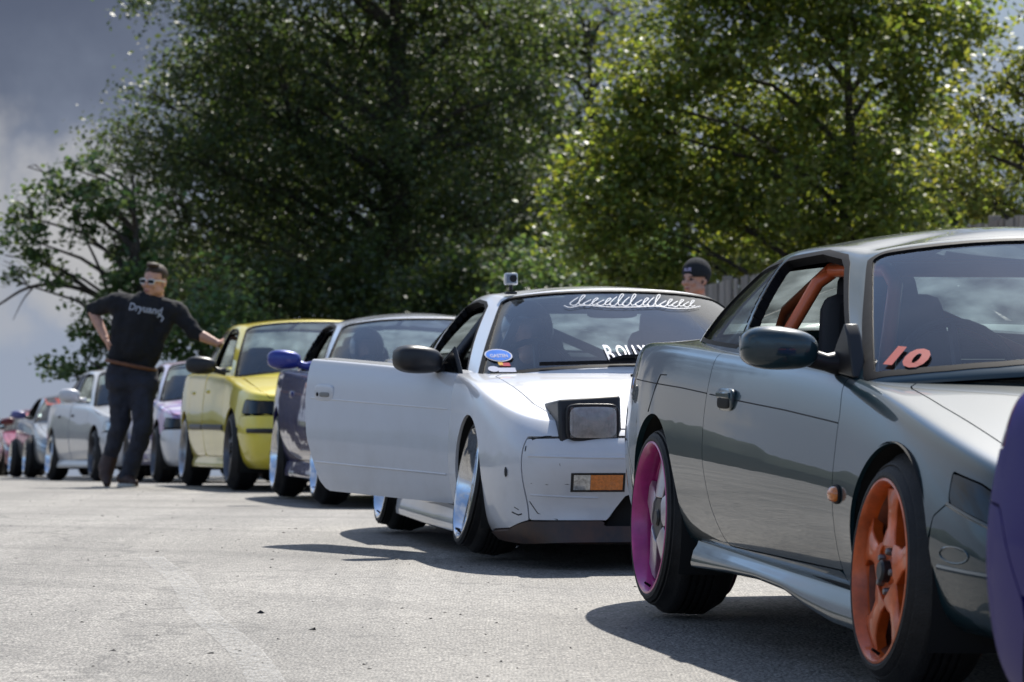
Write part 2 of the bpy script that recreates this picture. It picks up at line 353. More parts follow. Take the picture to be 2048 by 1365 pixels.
class Patch:
    """bicubic B-spline through (nearly) the control net, mirrored about y = 0"""
    def __init__(s, net, nu, nv, ends=('m', 'm', 'l', 'm'), k=0.75, it=2):
        net = np.asarray(net, float); a, b = net.shape[:2]; ctl = net.copy()
        for _ in range(it):
            E = _ext(ctl, *ends); Sx = np.einsum('ia,abk,jb->ijk', _W(a, np.arange(a) * 1.0), E, _W(b, np.arange(b) * 1.0))
            ctl = ctl + k * (net - Sx)
        s.ctl = ctl; s.ends = ends; s.a = a; s.b = b
        tu = np.linspace(0, a - 1, nu); tv = np.linspace(0, b - 1, nv)
        S = s.ev(tu, tv)
        full = np.concatenate([(S * MIR)[::-1], S[1:]], 0); U = np.concatenate([-tu[::-1], tu[1:]])
        du = np.gradient(full, axis=0); dvv = np.gradient(full, axis=1)
        N = np.cross(du, dvv); L = np.linalg.norm(N, axis=2, keepdims=True); N = N / np.maximum(L, 1e-9)
        # degenerate spots take a neighbour's normal
        bad = (L[..., 0] < 1e-9)
        if bad.any(): N[bad] = (0, 0, 1)
        m, n = full.shape[:2]
        idx = np.arange(m * n).reshape(m, n)
        F = np.stack([idx[:-1, :-1], idx[1:, :-1], idx[1:, 1:], idx[:-1, 1:]], -1).reshape(-1, 4)
        cen = full.reshape(-1, 3).mean(0); P = full.reshape(-1, 3); Nf = N.reshape(-1, 3)
        side = np.abs(P[:, 1]) > 0.6 * np.abs(P[:, 1]).max()
        if (Nf[side, 1] * np.sign(P[side, 1])).mean() < 0:
            Nf = -Nf; F = F[:, ::-1]
        s.V = P; s.N = Nf; s.F = F; s.U = np.repeat(U, n); s.T = np.tile(tv, m)
    def ev(s, tu, tv):
        return np.einsum('ia,abk,jb->ijk', _W(s.a, np.asarray(tu, float)), _ext(s.ctl, *s.ends), _W(s.b, np.asarray(tv, float)))
    def curve(s, uv):
        """points on the surface along a list of (u,v); u may be negative"""
        out = []
        for (u, v) in uv:
            p = s.ev([abs(u)], [v])[0, 0]
            out.append(p * MIR if u < 0 else p)
        return np.array(out)
    def line(s, uv, n=10):
        q = []
        for i in range(len(uv)):
            a = uv[i]; b = uv[(i + 1) % len(uv)]
            for j in range(n): q.append((a[0] + (b[0] - a[0]) * j / n, a[1] + (b[1] - a[1]) * j / n))
        return s.curve(q)
    def at(s, p, axes, mask=None, need=1):
        """surface point and normal seen along the axis missing from `axes` (0,2: from the side; 1,2: from the front; 0,1: from above)"""
        ax = [i for i in range(3) if i not in axes][0]
        D = (s.V[:, axes[0]] - p[0]) ** 2 + (s.V[:, axes[1]] - p[1]) ** 2
        if mask is not None: D = np.where(mask, D, 1e9)
        i = int(D.argmin()); V = s.V[i].copy(); N = s.N[i]
        if abs(N[ax]) > 0.08:
            V[ax] -= (N[axes[0]] * (p[0] - V[axes[0]]) + N[axes[1]] * (p[1] - V[axes[1]])) / N[ax]
        V[axes[0]], V[axes[1]] = p
        return V, N
def sdpoly(P, poly):
    """signed distance to a polygon (inside < 0), vectorised"""
    poly = np.asarray(poly, float); A = poly; B = np.roll(poly, -1, 0)
    d = np.full(len(P), 1e18); ins = np.zeros(len(P), bool)
    for a, b in zip(A, B):
        e = b - a; w = P - a
        t = np.clip((w @ e) / max(e @ e, 1e-12), 0, 1)
        d = np.minimum(d, ((w - t[:, None] * e) ** 2).sum(1))
        c = ((a[1] <= P[:, 1]) != (b[1] <= P[:, 1]))
        if abs(b[1] - a[1]) > 1e-12:
            xx = a[0] + (P[:, 1] - a[1]) / (b[1] - a[1]) * (b[0] - a[0]); ins ^= c & (P[:, 0] < xx)
    return np.where(ins, -1, 1) * np.sqrt(d)
def sdline(P, pts):
    """distance to an open polyline"""
    pts = np.asarray(pts, float); d = np.full(len(P), 1e18)
    for a, b in zip(pts[:-1], pts[1:]):
        e = b - a; w = P - a; t = np.clip((w @ e) / max(e @ e, 1e-12), 0, 1)
        d = np.minimum(d, ((w - t[:, None] * e) ** 2).sum(1))
    return np.sqrt(d)
def clip(V, N, F, f):
    f = np.where(np.abs(f) < 1e-7, -1e-7, f); ins = f < 0
    c = ins[F].sum(1); faces = [tuple(q) for q in F[c == F.shape[1]].tolist()]
    nv = len(V); addV = []; addN = []; cache = {}
    for q in F[(c > 0) & (c < F.shape[1])].tolist():
        out = []
        for i in range(len(q)):
            a = q[i]; b = q[(i + 1) % len(q)]
            if ins[a]: out.append(a)
            if ins[a] != ins[b]:
                k = (a, b) if a < b else (b, a)
                if k not in cache:
                    t = f[k[0]] / (f[k[0]] - f[k[1]]); cache[k] = nv + len(addV)
                    addV.append(V[k[0]] + (V[k[1]] - V[k[0]]) * t); addN.append(N[k[0]] + (N[k[1]] - N[k[0]]) * t)
                out.append(cache[k])
        if len(out) >= 3: faces.append(tuple(out))
    if addV: V = np.concatenate([V, np.array(addV)]); N = np.concatenate([N, np.array(addN)])
    used = sorted({i for q in faces for i in q}); mp = {o: i for i, o in enumerate(used)}
    return V[used], N[used], [tuple(mp[i] for i in q) for q in faces]
def panel(name, parent, G, f, m, rim=0.014, off=0.0, rimmat=None, inner=None):
    """a body panel: the part of patch G where f < 0, with its edges turned in"""
    V, N, F = clip(G.V, G.N, G.F, f)
    if not F: return None
    V = V + N * off
    ed = {}
    for q in F:
        for i in range(len(q)):
            a, b = q[i], q[(i + 1) % len(q)]
            k = (a, b) if a < b else (b, a); ed[k] = None if k in ed else (a, b)
    L = V.tolist(); F2 = list(F); nf = len(F)
    if rim > 0:
        mp = {}
        def dupe(i):
            if i not in mp:
                mp[i] = len(L); L.append(V[i].tolist()); L.append((V[i] - N[i] * rim).tolist())
            return mp[i]
        for e_ in ed.values():
            if e_ is None: continue
            a, b = dupe(e_[0]), dupe(e_[1]); F2.append((b, a, a + 1, b + 1))
    nr = len(F2)
    if inner:
        o = len(L); L += (V - N * rim).tolist(); F2 += [tuple(i + o for i in q[::-1]) for q in F]
    me = bpy.data.meshes.new(name); me.from_pydata(L, [], F2); me.update()
    sm = np.zeros(len(F2), bool); sm[:nf] = True; sm[nr:] = True; me.polygons.foreach_set('use_smooth', sm)
    o = link_mesh(name, me, parent, m)
    if rimmat or inner:
        me.materials.append(rimmat or m); me.materials.append(inner or m)
        mi = np.zeros(len(F2), np.int32); mi[nf:nr] = 1 if rimmat else 0; mi[nr:] = 2; me.polygons.foreach_set('material_index', mi)
    return o
def tab(t, x):
    t = np.asarray(t, float); return np.interp(x, t[:, 0], t[:, 1])
def smtab(t):
    """smooth table lookup"""
    t = np.asarray(t, float); xs = np.linspace(t[0, 0] - .3, t[-1, 0] + .3, 400)
    z = np.interp(xs, t[:, 0], t[:, 1]); s = (xs[1] - xs[0]); k = np.exp(-0.5 * (np.arange(-20, 21) * s / 0.10) ** 2); k /= k.sum()
    zs = np.convolve(np.pad(z, 20, mode='edge'), k, mode='valid')
    return lambda x: np.interp(x, xs, zs)
def lower_net(sp):
    O = np.array(sp['outline'], float); n = len(O)
    bz = smtab(sp['belt']); bot = smtab(sp['bottom']); crown = smtab(sp['crown'])
    T = np.gradient(O, axis=0); T[0] = (0, 1); T[-1] = (0, -1)
    T /= np.linalg.norm(T, axis=1, keepdims=True); Nn = np.stack([-T[:, 1], T[:, 0]], 1)   # outward: front is -x
    Nn[0] = (-1, 0); Nn[-1] = (1, 0)
    # weights front / side / rear
    wf = np.clip(-Nn[:, 0], 0, 1) ** 1.3; wr = np.clip(Nn[:, 0], 0, 1) ** 1.3; ws = 1 - wf - wr
    fr = sp.get('fr', (0, .10, .30, .52, .74, .90, 1.0))
    si = sp.get('side', (.085, .035, .008, .0, .014, .034, .062))
    fi = sp.get('front', (.07, .02, .0, .0, .035, .07, .11)); ri = sp.get('rear', (.06, .02, 0, 0, .02, .05, .10))
    rows = []
    fl = sp.get('flare', 0.0); ax = (0.0, sp['wb'])
    for r in range(7):
        ins = wf * fi[r] + ws * si[r] + wr * ri[r]
        P = O - Nn * ins[:, None]
        if fl and 1 <= r <= 4:
            for a in ax: P[:, 1] += fl * np.exp(-((O[:, 0] - a) / 0.34) ** 2) * (O[:, 1] > 0.3) * (0.6, 1, 1, .7)[r - 1]
        z0 = bot(P[:, 0]); z1 = bz(P[:, 0]); z = z0 + (z1 - z0) * fr[r]
        rows.append(np.stack([P[:, 0], P[:, 1], z], 1))
    B = rows[6]; x0 = B[0, 0]; xe = B[-1, 0]; kf = sp.get('kf', 5); kr = sp.get('kr', 10)
    xc = B[:, 0].copy(); xc[:kf + 1] = np.linspace(x0 + 0.02, B[kf, 0], kf + 1) ; xc[kr:] = np.linspace(B[kr, 0], xe - 0.02, n - kr)
    for frac in sp.get('tops', (.90, .62, .31, 0.0)):
        x = xc + (B[:, 0] - xc) * frac ** 1.5; y = B[:, 1] * frac
        rows.append(np.stack([x, y, bz(x) + crown(x) * (1 - frac ** 2.2)], 1))
    return np.stack(rows, 1)
def house_net(sp):
    A = np.array(sp['gbase'], float); E = np.array(sp['gedge'], float); n = len(A)
    zr = smtab(sp['roof'])
    below = A + (A - E) * 0.06; below[:, 2] = A[:, 2] - 0.04
    rows = [below, A]
    bul = sp.get('gbulge', 0.022); cn = A.mean(0)
    out = A[:, :2] - np.array([(A[0, 0] + A[-1, 0]) / 2, 0]); out /= np.maximum(np.linalg.norm(out, axis=1, keepdims=True), 1e-6)
    for t in (0.36, 0.72):
        P = A + (E - A) * t; b = bul * 4 * t * (1 - t); P[:, :2] += out * b; P[:, 2] += b * .3
        rows.append(P)
    rows.append(E)
    xs = np.linspace(E[0, 0], E[-1, 0], n)
    for frac in (.86, .55, 0.0):
        x = xs + (E[:, 0] - xs) * frac ** 1.4; y = E[:, 1] * frac; zc_ = zr(x)
        ze = E[:, 2]
        rows.append(np.stack([x, y, ze + np.maximum(zc_ - ze, 0.0) * (1 - frac ** 2)], 1))
    return np.stack(rows, 1)

S14 = dict(wb=2.525,
    outline=[(-.93, 0), (-.925, .30), (-.885, .56), (-.74, .745), (-.47, .828), (-.04, .862), (.42, .855), (1.0, .862), (1.6, .866), (2.1, .866), (2.525, .866), (2.93, .845), (3.27, .775), (3.48, .60), (3.56, .32), (3.57, 0)],
    belt=[(-.95, .60), (-.7, .655), (-.4, .70), (0, .742), (.4, .785), (.9, .812), (1.6, .835), (2.1, .852), (2.6, .868), (3.1, .872), (3.5, .85), (3.6, .83)],
    bottom=[(-.95, .17), (-.5, .19), (0, .20), (.4, .215), (2.1, .235), (2.5, .24), (3, .22), (3.6, .26)],
    crown=[(-.95, .03), (0, .055), (.5, .06), (2.7, .05), (3.6, .03)],
    gbase=[(.10, 0, .85), (.16, .38, .842), (.40, .715, .812), (.55, .768, .808), (1.05, .782, .82), (1.6, .782, .836), (2.15, .76, .856), (2.70, .665, .882), (2.88, .54, .895), (2.98, .30, .905), (3.0, 0, .908)],
    gedge=[(.98, 0, 1.178), (1.0, .28, 1.172), (1.10, .495, 1.145), (1.20, .55, 1.13), (1.36, .572, 1.143), (1.66, .575, 1.152), (2.02, .562, 1.148), (2.33, .52, 1.115), (2.42, .455, 1.12), (2.46, .25, 1.142), (2.47, 0, 1.148)],
    roof=[(.9, 1.17), (1.2, 1.208), (1.5, 1.228), (1.8, 1.228), (2.1, 1.205), (2.5, 1.15)],
    arch=(0.0, .30, .335, 2.525, .315, .335))
ONE80 = dict(wb=2.475,
    outline=[(-.86, 0), (-.85, .30), (-.815, .55), (-.71, .72), (-.46, .80), (-.04, .838), (.42, .828), (1.0, .838), (1.6, .842), (2.05, .845), (2.475, .85), (2.9, .82), (3.25, .75), (3.45, .58), (3.53, .30), (3.54, 0)],
    belt=[(-.9, .535), (-.7, .565), (-.4, .63), (0, .705), (.4, .745), (1.0, .775), (1.6, .795), (2.1, .81), (2.6, .825), (3.2, .83), (3.6, .80)],
    bottom=[(-.9, .10), (-.4, .10), (0, .11), (.4, .11), (2.0, .11), (2.5, .13), (3.0, .16), (3.6, .20)],
    crown=[(-.95, .02), (0, .05), (.5, .05), (2.7, .05), (3.6, .03)],
    side=(.085, .035, .008, .0, .010, .022, .046), tops=(.94, .64, .32, 0.0), front=(.01, .03, .05, .02, .005, .05, .13),
    gbase=[(.14, 0, .795), (.20, .36, .788), (.40, .655, .76), (.52, .705, .755), (1.05, .735, .775), (1.6, .738, .795), (2.1, .715, .815), (2.75, .60, .84), (2.95, .50, .85), (3.10, .28, .86), (3.13, 0, .865)],
    gedge=[(1.0, 0, 1.128), (1.02, .25, 1.122), (1.12, .432, 1.102), (1.2, .482, 1.09), (1.36, .505, 1.105), (1.6, .508, 1.11), (1.88, .495, 1.095), (2.15, .455, 1.065), (2.25, .40, 1.07), (2.3, .20, 1.09), (2.3, 0, 1.095)],
    roof=[(.9, 1.12), (1.2, 1.148), (1.5, 1.16), (1.8, 1.15), (2.3, 1.10)],
    arch=(0.0, .285, .305, 2.475, .29, .31))
SEDAN = dict(wb=2.83,
    outline=[(-.83, 0), (-.82, .32), (-.785, .60), (-.67, .785), (-.44, .858), (-.04, .892), (.45, .888), (1.1, .895), (1.7, .90), (2.35, .898), (2.83, .897), (3.25, .87), (3.6, .80), (3.8, .62), (3.87, .34), (3.88, 0)],
    belt=[(-.9, .68), (-.7, .74), (-.4, .79), (0, .845), (.4, .89), (1.0, .925), (1.8, .95), (2.4, .965), (3.0, .975), (3.5, .97), (3.9, .92)],
    bottom=[(-.9, .17), (-.4, .18), (0, .19), (.4, .19), (2.4, .19), (2.8, .20), (3.3, .22), (3.9, .28)],
    crown=[(-.95, .03), (0, .055), (.5, .06), (2.9, .05), (3.9, .03)],
    gbase=[(.20, 0, .965), (.27, .38, .955), (.50, .715, .925), (.64, .768, .918), (1.15, .80, .935), (1.72, .81, .95), (2.35, .79, .968), (2.85, .70, .985), (3.02, .56, .99), (3.12, .30, 1.0), (3.14, 0, 1.0)],
    gedge=[(1.02, 0, 1.375), (1.05, .30, 1.37), (1.16, .52, 1.342), (1.26, .578, 1.325), (1.45, .605, 1.345), (1.8, .61, 1.355), (2.25, .595, 1.335), (2.52, .56, 1.30), (2.6, .48, 1.32), (2.64, .25, 1.345), (2.65, 0, 1.35)],
    roof=[(.95, 1.37), (1.3, 1.405), (1.7, 1.42), (2.1, 1.41), (2.65, 1.35)],
    arch=(0.0, .31, .345, 2.83, .31, .345))
def scaled(sp, sx=1.0, sy=1.0, sz=1.0, **kw):
    q = {}
    for k, v in sp.items():
        if k == 'wb': q[k] = v * sx
        elif k == 'outline': q[k] = [(x * sx, y * sy) for x, y in v]
        elif k in ('belt', 'bottom', 'crown', 'roof'): q[k] = [(x * sx, z * (1 if k == 'bottom' else sz)) for x, z in v]
        elif k in ('gbase', 'gedge'): q[k] = [(x * sx, y * sy, z * sz) for x, y, z in v]
        elif k == 'arch': q[k] = (v[0] * sx, v[1], v[2], v[3] * sx, v[4], v[5])
        else: q[k] = v
    q.update(kw); return q

BLACK = mat('black_rubber', (0.010, 0.010, 0.011), 0.6, spec=0.12, var=0.4, vscale=30)
TRIM = mat('black_trim', (0.014, 0.014, 0.016), 0.38, spec=0.45)
CABIN = mat('cabin_dark', (0.018, 0.018, 0.02), 0.8)
WELL = mat('wheel_well', (0.010, 0.010, 0.010), 0.9)
TYRE = mat('tyre_rubber', (0.017, 0.016, 0.016), 0.62, spec=0.35, var=0.45, vscale=14, bump=0.25, bscale=160)
CHROME = mat('polished_lip', (0.78, 0.80, 0.83), 0.10, metal=1.0, var=0.12, vscale=9, rvar=0.06)
SILVER = mat('silver_wheel', (0.50, 0.51, 0.53), 0.32, metal=0.8, var=0.15, vscale=12)
GUN = mat('grey_wheel', (0.12, 0.12, 0.13), 0.35, metal=0.7)
DISC = mat('brake_disc', (0.22, 0.20, 0.19), 0.4, metal=0.9)
GLASS = glass('windscreen_glass', (0.70, 0.80, 0.82), 0.010)
GLASSN = glass('near_windscreen_glass', (0.70, 0.80, 0.81), 0.008)
REARGLASS = glass('dusty_rear_glass', (0.62, 0.72, 0.70), 0.16, through=0.85)
SIDEGLASS = glass('side_glass', (0.55, 0.62, 0.63), 0.012)

def xz(x, z): return np.array([x, z])
def spoke_mesh(kind, Rr, depth, hub=0.072):
    """one spoke lying along +x from the hub, outer face at y=-depth"""
    b = MB()
    if kind == 'five':      # broad, waisted five-spoke arm that flares into the rim
        st = [(hub * 0.85, .056, 0.0), (hub * 1.3, .040, -.003), (Rr * .52, .029, -.006), (Rr * .72, .031, -.005), (Rr * .86, .042, -.004), (Rr * .99, .072, -.010)]
        th = 0.030
    elif kind == 'dish':    # flat dish segment of a split-rim centre
        st = [(hub * .9, .048, .012), (Rr * .5, .052, .006), (Rr * .7, .050, .0), (Rr * .86, .040, -.004), (Rr * .985, .050, -.008)]; th = 0.02
    else:                   # thin mesh spoke
        st = [(hub * .9, .014, .010), (Rr * .5, .011, .012), (Rr * .75, .010, .006), (Rr * .985, .014, -.004)]; th = 0.02
    V = []; F = []
    for (x, w, y) in st:
        V += [(x, -depth + y, -w), (x, -depth + y + .006, -w * .55), (x, -depth + y + .006, w * .55), (x, -depth + y, w), (x, -depth + y - th, w * .9), (x, -depth + y - th, -w * .9)]
    m = len(st)
    for i in range(m - 1):
        for j in range(6):
            j2 = (j + 1) % 6; F.append((i * 6 + j, (i + 1) * 6 + j, (i + 1) * 6 + j2, i * 6 + j2))
    F.append(tuple(range(6))); F.append(tuple(range((m - 1) * 6 + 5, (m - 1) * 6 - 1, -1)))
    b.add(V, F); return b
def wheel(car, x, y, z, Rt=.30, Rl=.2285, W=.235, depth=.03, kind='five', rimm=None, spm=None, camber=0.0, steer=0.0, stretch=.03, cap=None, n=64, side=1, bolts=5, lipm=None, capm=None, nsp=5, phase=90.0, barrelm=None):
    """wheel > tyre, spoke x n, centre_cap, lug_nut; outer face towards +y"""
    b = MB(); L = Rl
    b.lathe([(L - .018, -min(depth, .05) - .02), (L - .012, -.008), (L - .004, .0015), (L + .002, .0), (L + .003, -.006), (L - .003, -.012), (L - .010, -.022), (L - .018, -min(depth, .05) - .02)], n)
    w = b.build('wheel', rimm, car, sharp=40)
    w.location = (x, y, z); w.rotation_euler = (camber, 0, steer + (math.pi if side < 0 else 0))
    bb_ = MB(); bb_.lathe([(L - .018, -min(depth, .05) - .02), (L - .026, -depth - .035), (L - .034, -W * .55), (L - .03, -W + .02), (L, -W), (L + .003, -W + .004)], n); bb_.build('barrel', barrelm or rimm, w, sharp=40)
    t = MB(); s = stretch; tw = W - .01
    pr = [(L - .004, -.004), (L + .008, .001), (L + .018, -.001), (L + .020, -.004), (L + .028, -.0055 - s * .1), ((L + Rt) / 2 - .003, -.008 - s * .30), ((L + Rt) / 2, -.0045 - s * .32), ((L + Rt) / 2 + .004, -.006 - s * .35), (Rt - .020, -.010 - s * .85), (Rt - .008, -.016 - s), (Rt - .002, -.026 - s)]
    y0 = -.030 - s; y1 = -tw + .030 + s; ng = 4; gw = .008
    for i in range(1, ng + 1):
        yc = y0 + (y1 - y0) * i / (ng + 1)
        pr += [(Rt, yc + gw / 2 + .001), (Rt - .007, yc + gw / 2), (Rt - .007, yc - gw / 2), (Rt, yc - gw / 2 - .001)]
    pr += [(Rt - .002, -tw + .026 + s), (Rt - .010, -tw + .014 + s), ((L + Rt) / 2, -tw + .004 + s * .3), (L, -tw)]
    t.lathe(pr, n); t.build('tyre', TYRE, w, sharp=28)
    sm = None
    for i in range(nsp):
        if sm is None:
            so = spoke_mesh(kind, L - .018 - (depth * .12), depth).build('spoke', spm or rimm, w, sharp=30, bevel=.003 if n > 40 else 0); sm = so.data
        else:
            so = link_mesh('spoke', sm, w)
            if n > 40:
                bb = so.modifiers.new('bevel', 'BEVEL'); bb.width = .003; bb.segments = 2; bb.limit_method = 'ANGLE'; bb.angle_limit = R(40)
        so.rotation_euler = (0, -R(phase + 360.0 * i / nsp), 0)
    h = MB(); h.lathe([(0.0005, -depth - .004), (.030, -depth - .004), (.034, -depth - .010), (.074, -depth - .002), (.079, -depth - .010), (.079, -depth - .05)], max(20, n // 2)); h.build('hub_face', spm or rimm, w, sharp=30)
    c = MB(); c.lathe([(0.0005, -depth + .020), (.022, -depth + .020), (.028, -depth + .014), (.029, -depth - .008)], 24); c.build('centre_cap', capm or TRIM, w)
    if bolts and n > 40:
        bm_ = None
        for i in range(bolts):
            a = 2 * math.pi * (i + .5) / bolts
            if bm_ is None:
                q = MB(); q.lathe([(0.0005, .014), (.007, .014), (.009, .011), (.010, -.006)], 8); bo = q.build('lug_nut', DISC, w); bm_ = bo.data
            else: bo = link_mesh('lug_nut', bm_, w)
            bo.location = (.052 * math.cos(a), -depth - .004, .052 * math.sin(a))
    if n > 40:
        v = MB(); v.tube([(0, -.016, -(L - .022)), (0, .004, -(L - .034))], [.0045, .0035], 8); v.build('valve_stem', BLACK, w)
        q = MB(); q.prism([(.085 * math.cos(a), .085 * math.sin(a)) for a in np.linspace(-.5, .5, 8)] + [(.162 * math.cos(a), .162 * math.sin(a)) for a in np.linspace(.45, -.45, 8)], -depth - .105, -depth - .045, 'y'); q.build('brake_caliper', GUN, w, bevel=.004, fixn=True)
        d = MB(); d.lathe([(.05, -depth - .06), (.148, -depth - .06), (.148, -depth - .085), (.05, -depth - .085)], 40, closed=True); d.build('brake_disc', DISC, w, sharp=30)
    return w
def well(car, x, z, r, y, side, n=40):
    b = MB(); V = []; F = []; d = .34
    prof = [(r + .004, y - .02), (r + .01, y - .10), (r + .01, y - d), (.05, y - d - .005)]
    a0, a1 = R(-28), R(208); m = len(prof)
    for i in range(n + 1):
        w = a0 + (a1 - a0) * i / n
        for (q, o) in prof: V.append((x + q * math.cos(w), side * o, z + q * math.sin(w)))
    for i in range(n):
        for j in range(m - 1):
            q = (i * m + j, i * m + j + 1, (i + 1) * m + j + 1, (i + 1) * m + j); F.append(q)
    b.add(V, F); return b.build('wheel_well', WELL, car)
def mirror_housing(car, x, y, z, m, sx=.075, sy=.125, sz=.078, arm=.09, armm=None, side=1, tilt=0.0, parent=None):
    """door mirror: rounded shell, arm and base plate; the shell's flat face looks to the rear"""
    b = MB(); b.ell((0, 0, 0), (sx, sy, sz), n=32, m=16, e1=.62, e2=.62)
    for i, p in enumerate(b.v):
        x_, y_, z_ = p
        k = 1 - .22 * max(0, (y_ / sy)) ** 2 - .10 * max(0, -y_ / sy)
        x_ = min(x_, sx * .55); z_ = z_ * (k if z_ > 0 else (1 - .20 * max(0, y_ / sy) ** 2)) + .010 * y_ / sy * (1 if z_ > 0 else -.2)
        b.v[i] = (x_ * (1 - .15 * abs(y_ / sy)), y_ * side, z_)
    o = b.build('door_mirror', m, parent or car, sharp=50); o.location = (x, y * side, z); o.rotation_euler = (tilt, 0, -.12 * side)
    g = MB(); g.ell((0, 0, 0), (.004, sy * .86, sz * .80), n=28, m=8, e1=.6, e2=.6); q = g.build('mirror_glass', CHROME, o); q.location = (sx * .56, 0, 0)
    a = MB(); a.tube([(0.0, -side * sy * .72, -sz * .42), (.01, -side * (sy + arm * .35), -sz * .66), (.02, -side * (sy + arm), -sz * .70)], [.026, .024, .036], 14)
    ao = a.build('mirror_arm', armm or TRIM, o)
    return o
# ------------------------------------------------------------------ cars
def place(name, label, group, Xw, dw, yw, ang, wb, cat='car'):
    """Empty at the front axle on the ground; Xw,dw: where the picture-left front wheel face stands"""
    a = R(ang); X0 = Xw + yw * math.cos(a); Y0 = dw + yw * math.sin(a)
    z0 = float(zg(Y0)); z1 = float(zg(Y0 + wb * math.cos(a)))
    o = empty(name, (X0, Y0, z0), (0, -math.atan2(z1 - z0, wb), R(90) + a))
    return tag(o, label, cat, group)
def build_body(root, sp, pm, regions, nu=160, nv=84, gap=.0025, grooves=(), houseregs=None, roofm=None, hnu=130, hnv=54, glassm=None, seal=.018, sidewins=(), ws=((-2.16, 1.12), (2.16, 1.12), (2.22, 3.72), (-2.22, 3.72)), wsr=.035, rimpaint=None):
    G = Patch(lower_net(sp), nu, nv); H = Patch(house_net(sp), hnu, hnv)
    X, Y, Z = G.V.T; aY = np.abs(Y); XZ = G.V[:, [0, 2]]; XY = G.V[:, :2]
    ar = sp['arch']; fa = np.full(len(X), -1.0)
    for (cx, cz, r) in ((ar[0], ar[1], ar[2]), (ar[3], ar[4], ar[5])):
        d = r - np.hypot(X - cx, Z - cz); fa = np.maximum(fa, np.where(aY > .35, d, -1))
    ring = H.line([(0, 1.0), (H.a - 1, 1.0)], 60)[:60]; ring = np.concatenate([ring[:, :2], (ring[:, :2] * np.array([1, -1]))[::-1]])
    fh = np.minimum(-(sdpoly(XY, ring) + .045), (G.T - 6.02) * .15)
    base = np.maximum(fa, fh)
    for pts in grooves: base = np.maximum(base, np.where(Y > .3, .0022 - sdline(XZ, pts), -1))
    parts = {}; used = []
    ctx = dict(YZ=G.V[:, [1, 2]], X=X, Y=Y, Z=Z, XZ=XZ, XY=XY, T=G.T, U=G.U, G=G)
    for (nm, fun, m, kw) in regions:
        f = fun(ctx)
        g = np.maximum(f + gap, base)
        for u in used: g = np.maximum(g, -u + gap)
        parts.setdefault(nm, []).append(panel(nm, root, G, g, m or pm, **kw)); used.append(f)
    g = base
    for u in used: g = np.maximum(g, -u + gap)
    body = panel('body_shell', root, G, g, pm, rim=.02)
    # ---- cabin top
    hx = H.V; fy = hx[:, 1]
    def uvfield(poly, axes, cond, r):
        return np.where(cond, sdpoly(hx[:, axes], H.line(poly, 14)[:, axes]) - r, 1.0)
    aU = np.abs(H.U); E0 = np.array(sp['gedge'][0]) - np.array(sp['gbase'][0]); E0 /= np.linalg.norm(E0); E1 = np.array(sp['gedge'][-1]) - np.array(sp['gbase'][-1]); E1 /= np.linalg.norm(E1)
    plane = lambda P, e_: np.stack([P[:, 1], P @ e_], 1)                       # screen seen square on
    fws = np.where(aU < 2.75, sdpoly(plane(hx, E0), plane(H.line(ws, 14), E0)) - wsr, 1.0)
    fws = np.where(aU < 2.75, fws, 1.0)
    n = H.a - 1
    hr = H.curve([(u, 1.35) for u in np.linspace(n - 1.95, n, 12)] + [(u, 3.75) for u in np.linspace(n, n - 1.95, 12)]); k_ = len(hr) // 2
    low_, up_ = hr[:k_], hr[k_:]; ringr = np.concatenate([low_, (low_ * MIR)[::-1][1:], (up_ * MIR)[::-1], up_[1:]])
    frw = np.where((aU > n - 2.6) & (H.T > .9) & (H.T < 4.8), sdpoly(plane(hx, E1), plane(ringr, E1)) - .03, 1.0)
    holes = [(fws, seal)]; holes.append((frw, .02))
    GM = glassm or GLASS
    panel('windscreen', root, H, fws - .004, GM, rim=0, off=-.004)
    panel('windscreen_seal', root, H, np.maximum(fws - seal, -fws - .006), BLACK, rim=.012, off=.0015)
    panel('rear_window', root, H, frw - .004, REARGLASS, rim=0, off=-.004)
    panel('rear_window_seal', root, H, np.maximum(frw - .02, -frw), BLACK, rim=.01, off=.001)
    for (nm, poly, rr, gm, sw) in sidewins:
        for sgn in (1, -1):
            f = np.where(fy * sgn > .2, sdpoly(hx[:, [0, 2]], poly) - rr, 1.0)
            f = np.where((aU > 2.3) & (aU < n - .6) | (f > .15), f, .2)
            holes.append((f, sw))
            if gm == 'open' and sgn > 0: pass
            else: panel(nm, root, H, f - .003, SIDEGLASS if gm == 'open' else gm, rim=0, off=-.006)
            if sw > 0: panel(nm + '_seal', root, H, np.maximum(f - sw, -f), BLACK, rim=.03, off=.001)
    g = np.full(len(hx), -1.0)
    for (f, w) in holes: g = np.maximum(g, w - f)
    # overlaps between neighbouring seals are cut from the roof only
    panel('roof', root, H, g, roofm or pm, rim=.02, rimmat=BLACK)
    well_y = (tab([(x, y) for x, y in sp['outline']][:], ar[0]), tab(sp['outline'], ar[3]))
    for (cx, cz, r, yy) in ((ar[0], ar[1], ar[2], well_y[0]), (ar[3], ar[4], ar[5], well_y[1])):
        for s_ in (1, -1): well(root, cx, cz, r, yy, s_)
    fl = MB(); xr = sp['outline'][-1][0]; zb = sp['bottom'][1][1]
    fl.box(((xr - .7) / 2, 0, zb + .06), (xr + .55, 1.04, .03)); fl.box((sp['wb'] / 2, 0, zb + .05), (sp['wb'] - .75, 2 * sp['outline'][7][1] - .12, .03)); fl.build('underbody', WELL, root, smooth=False)
    return G, H, parts, body
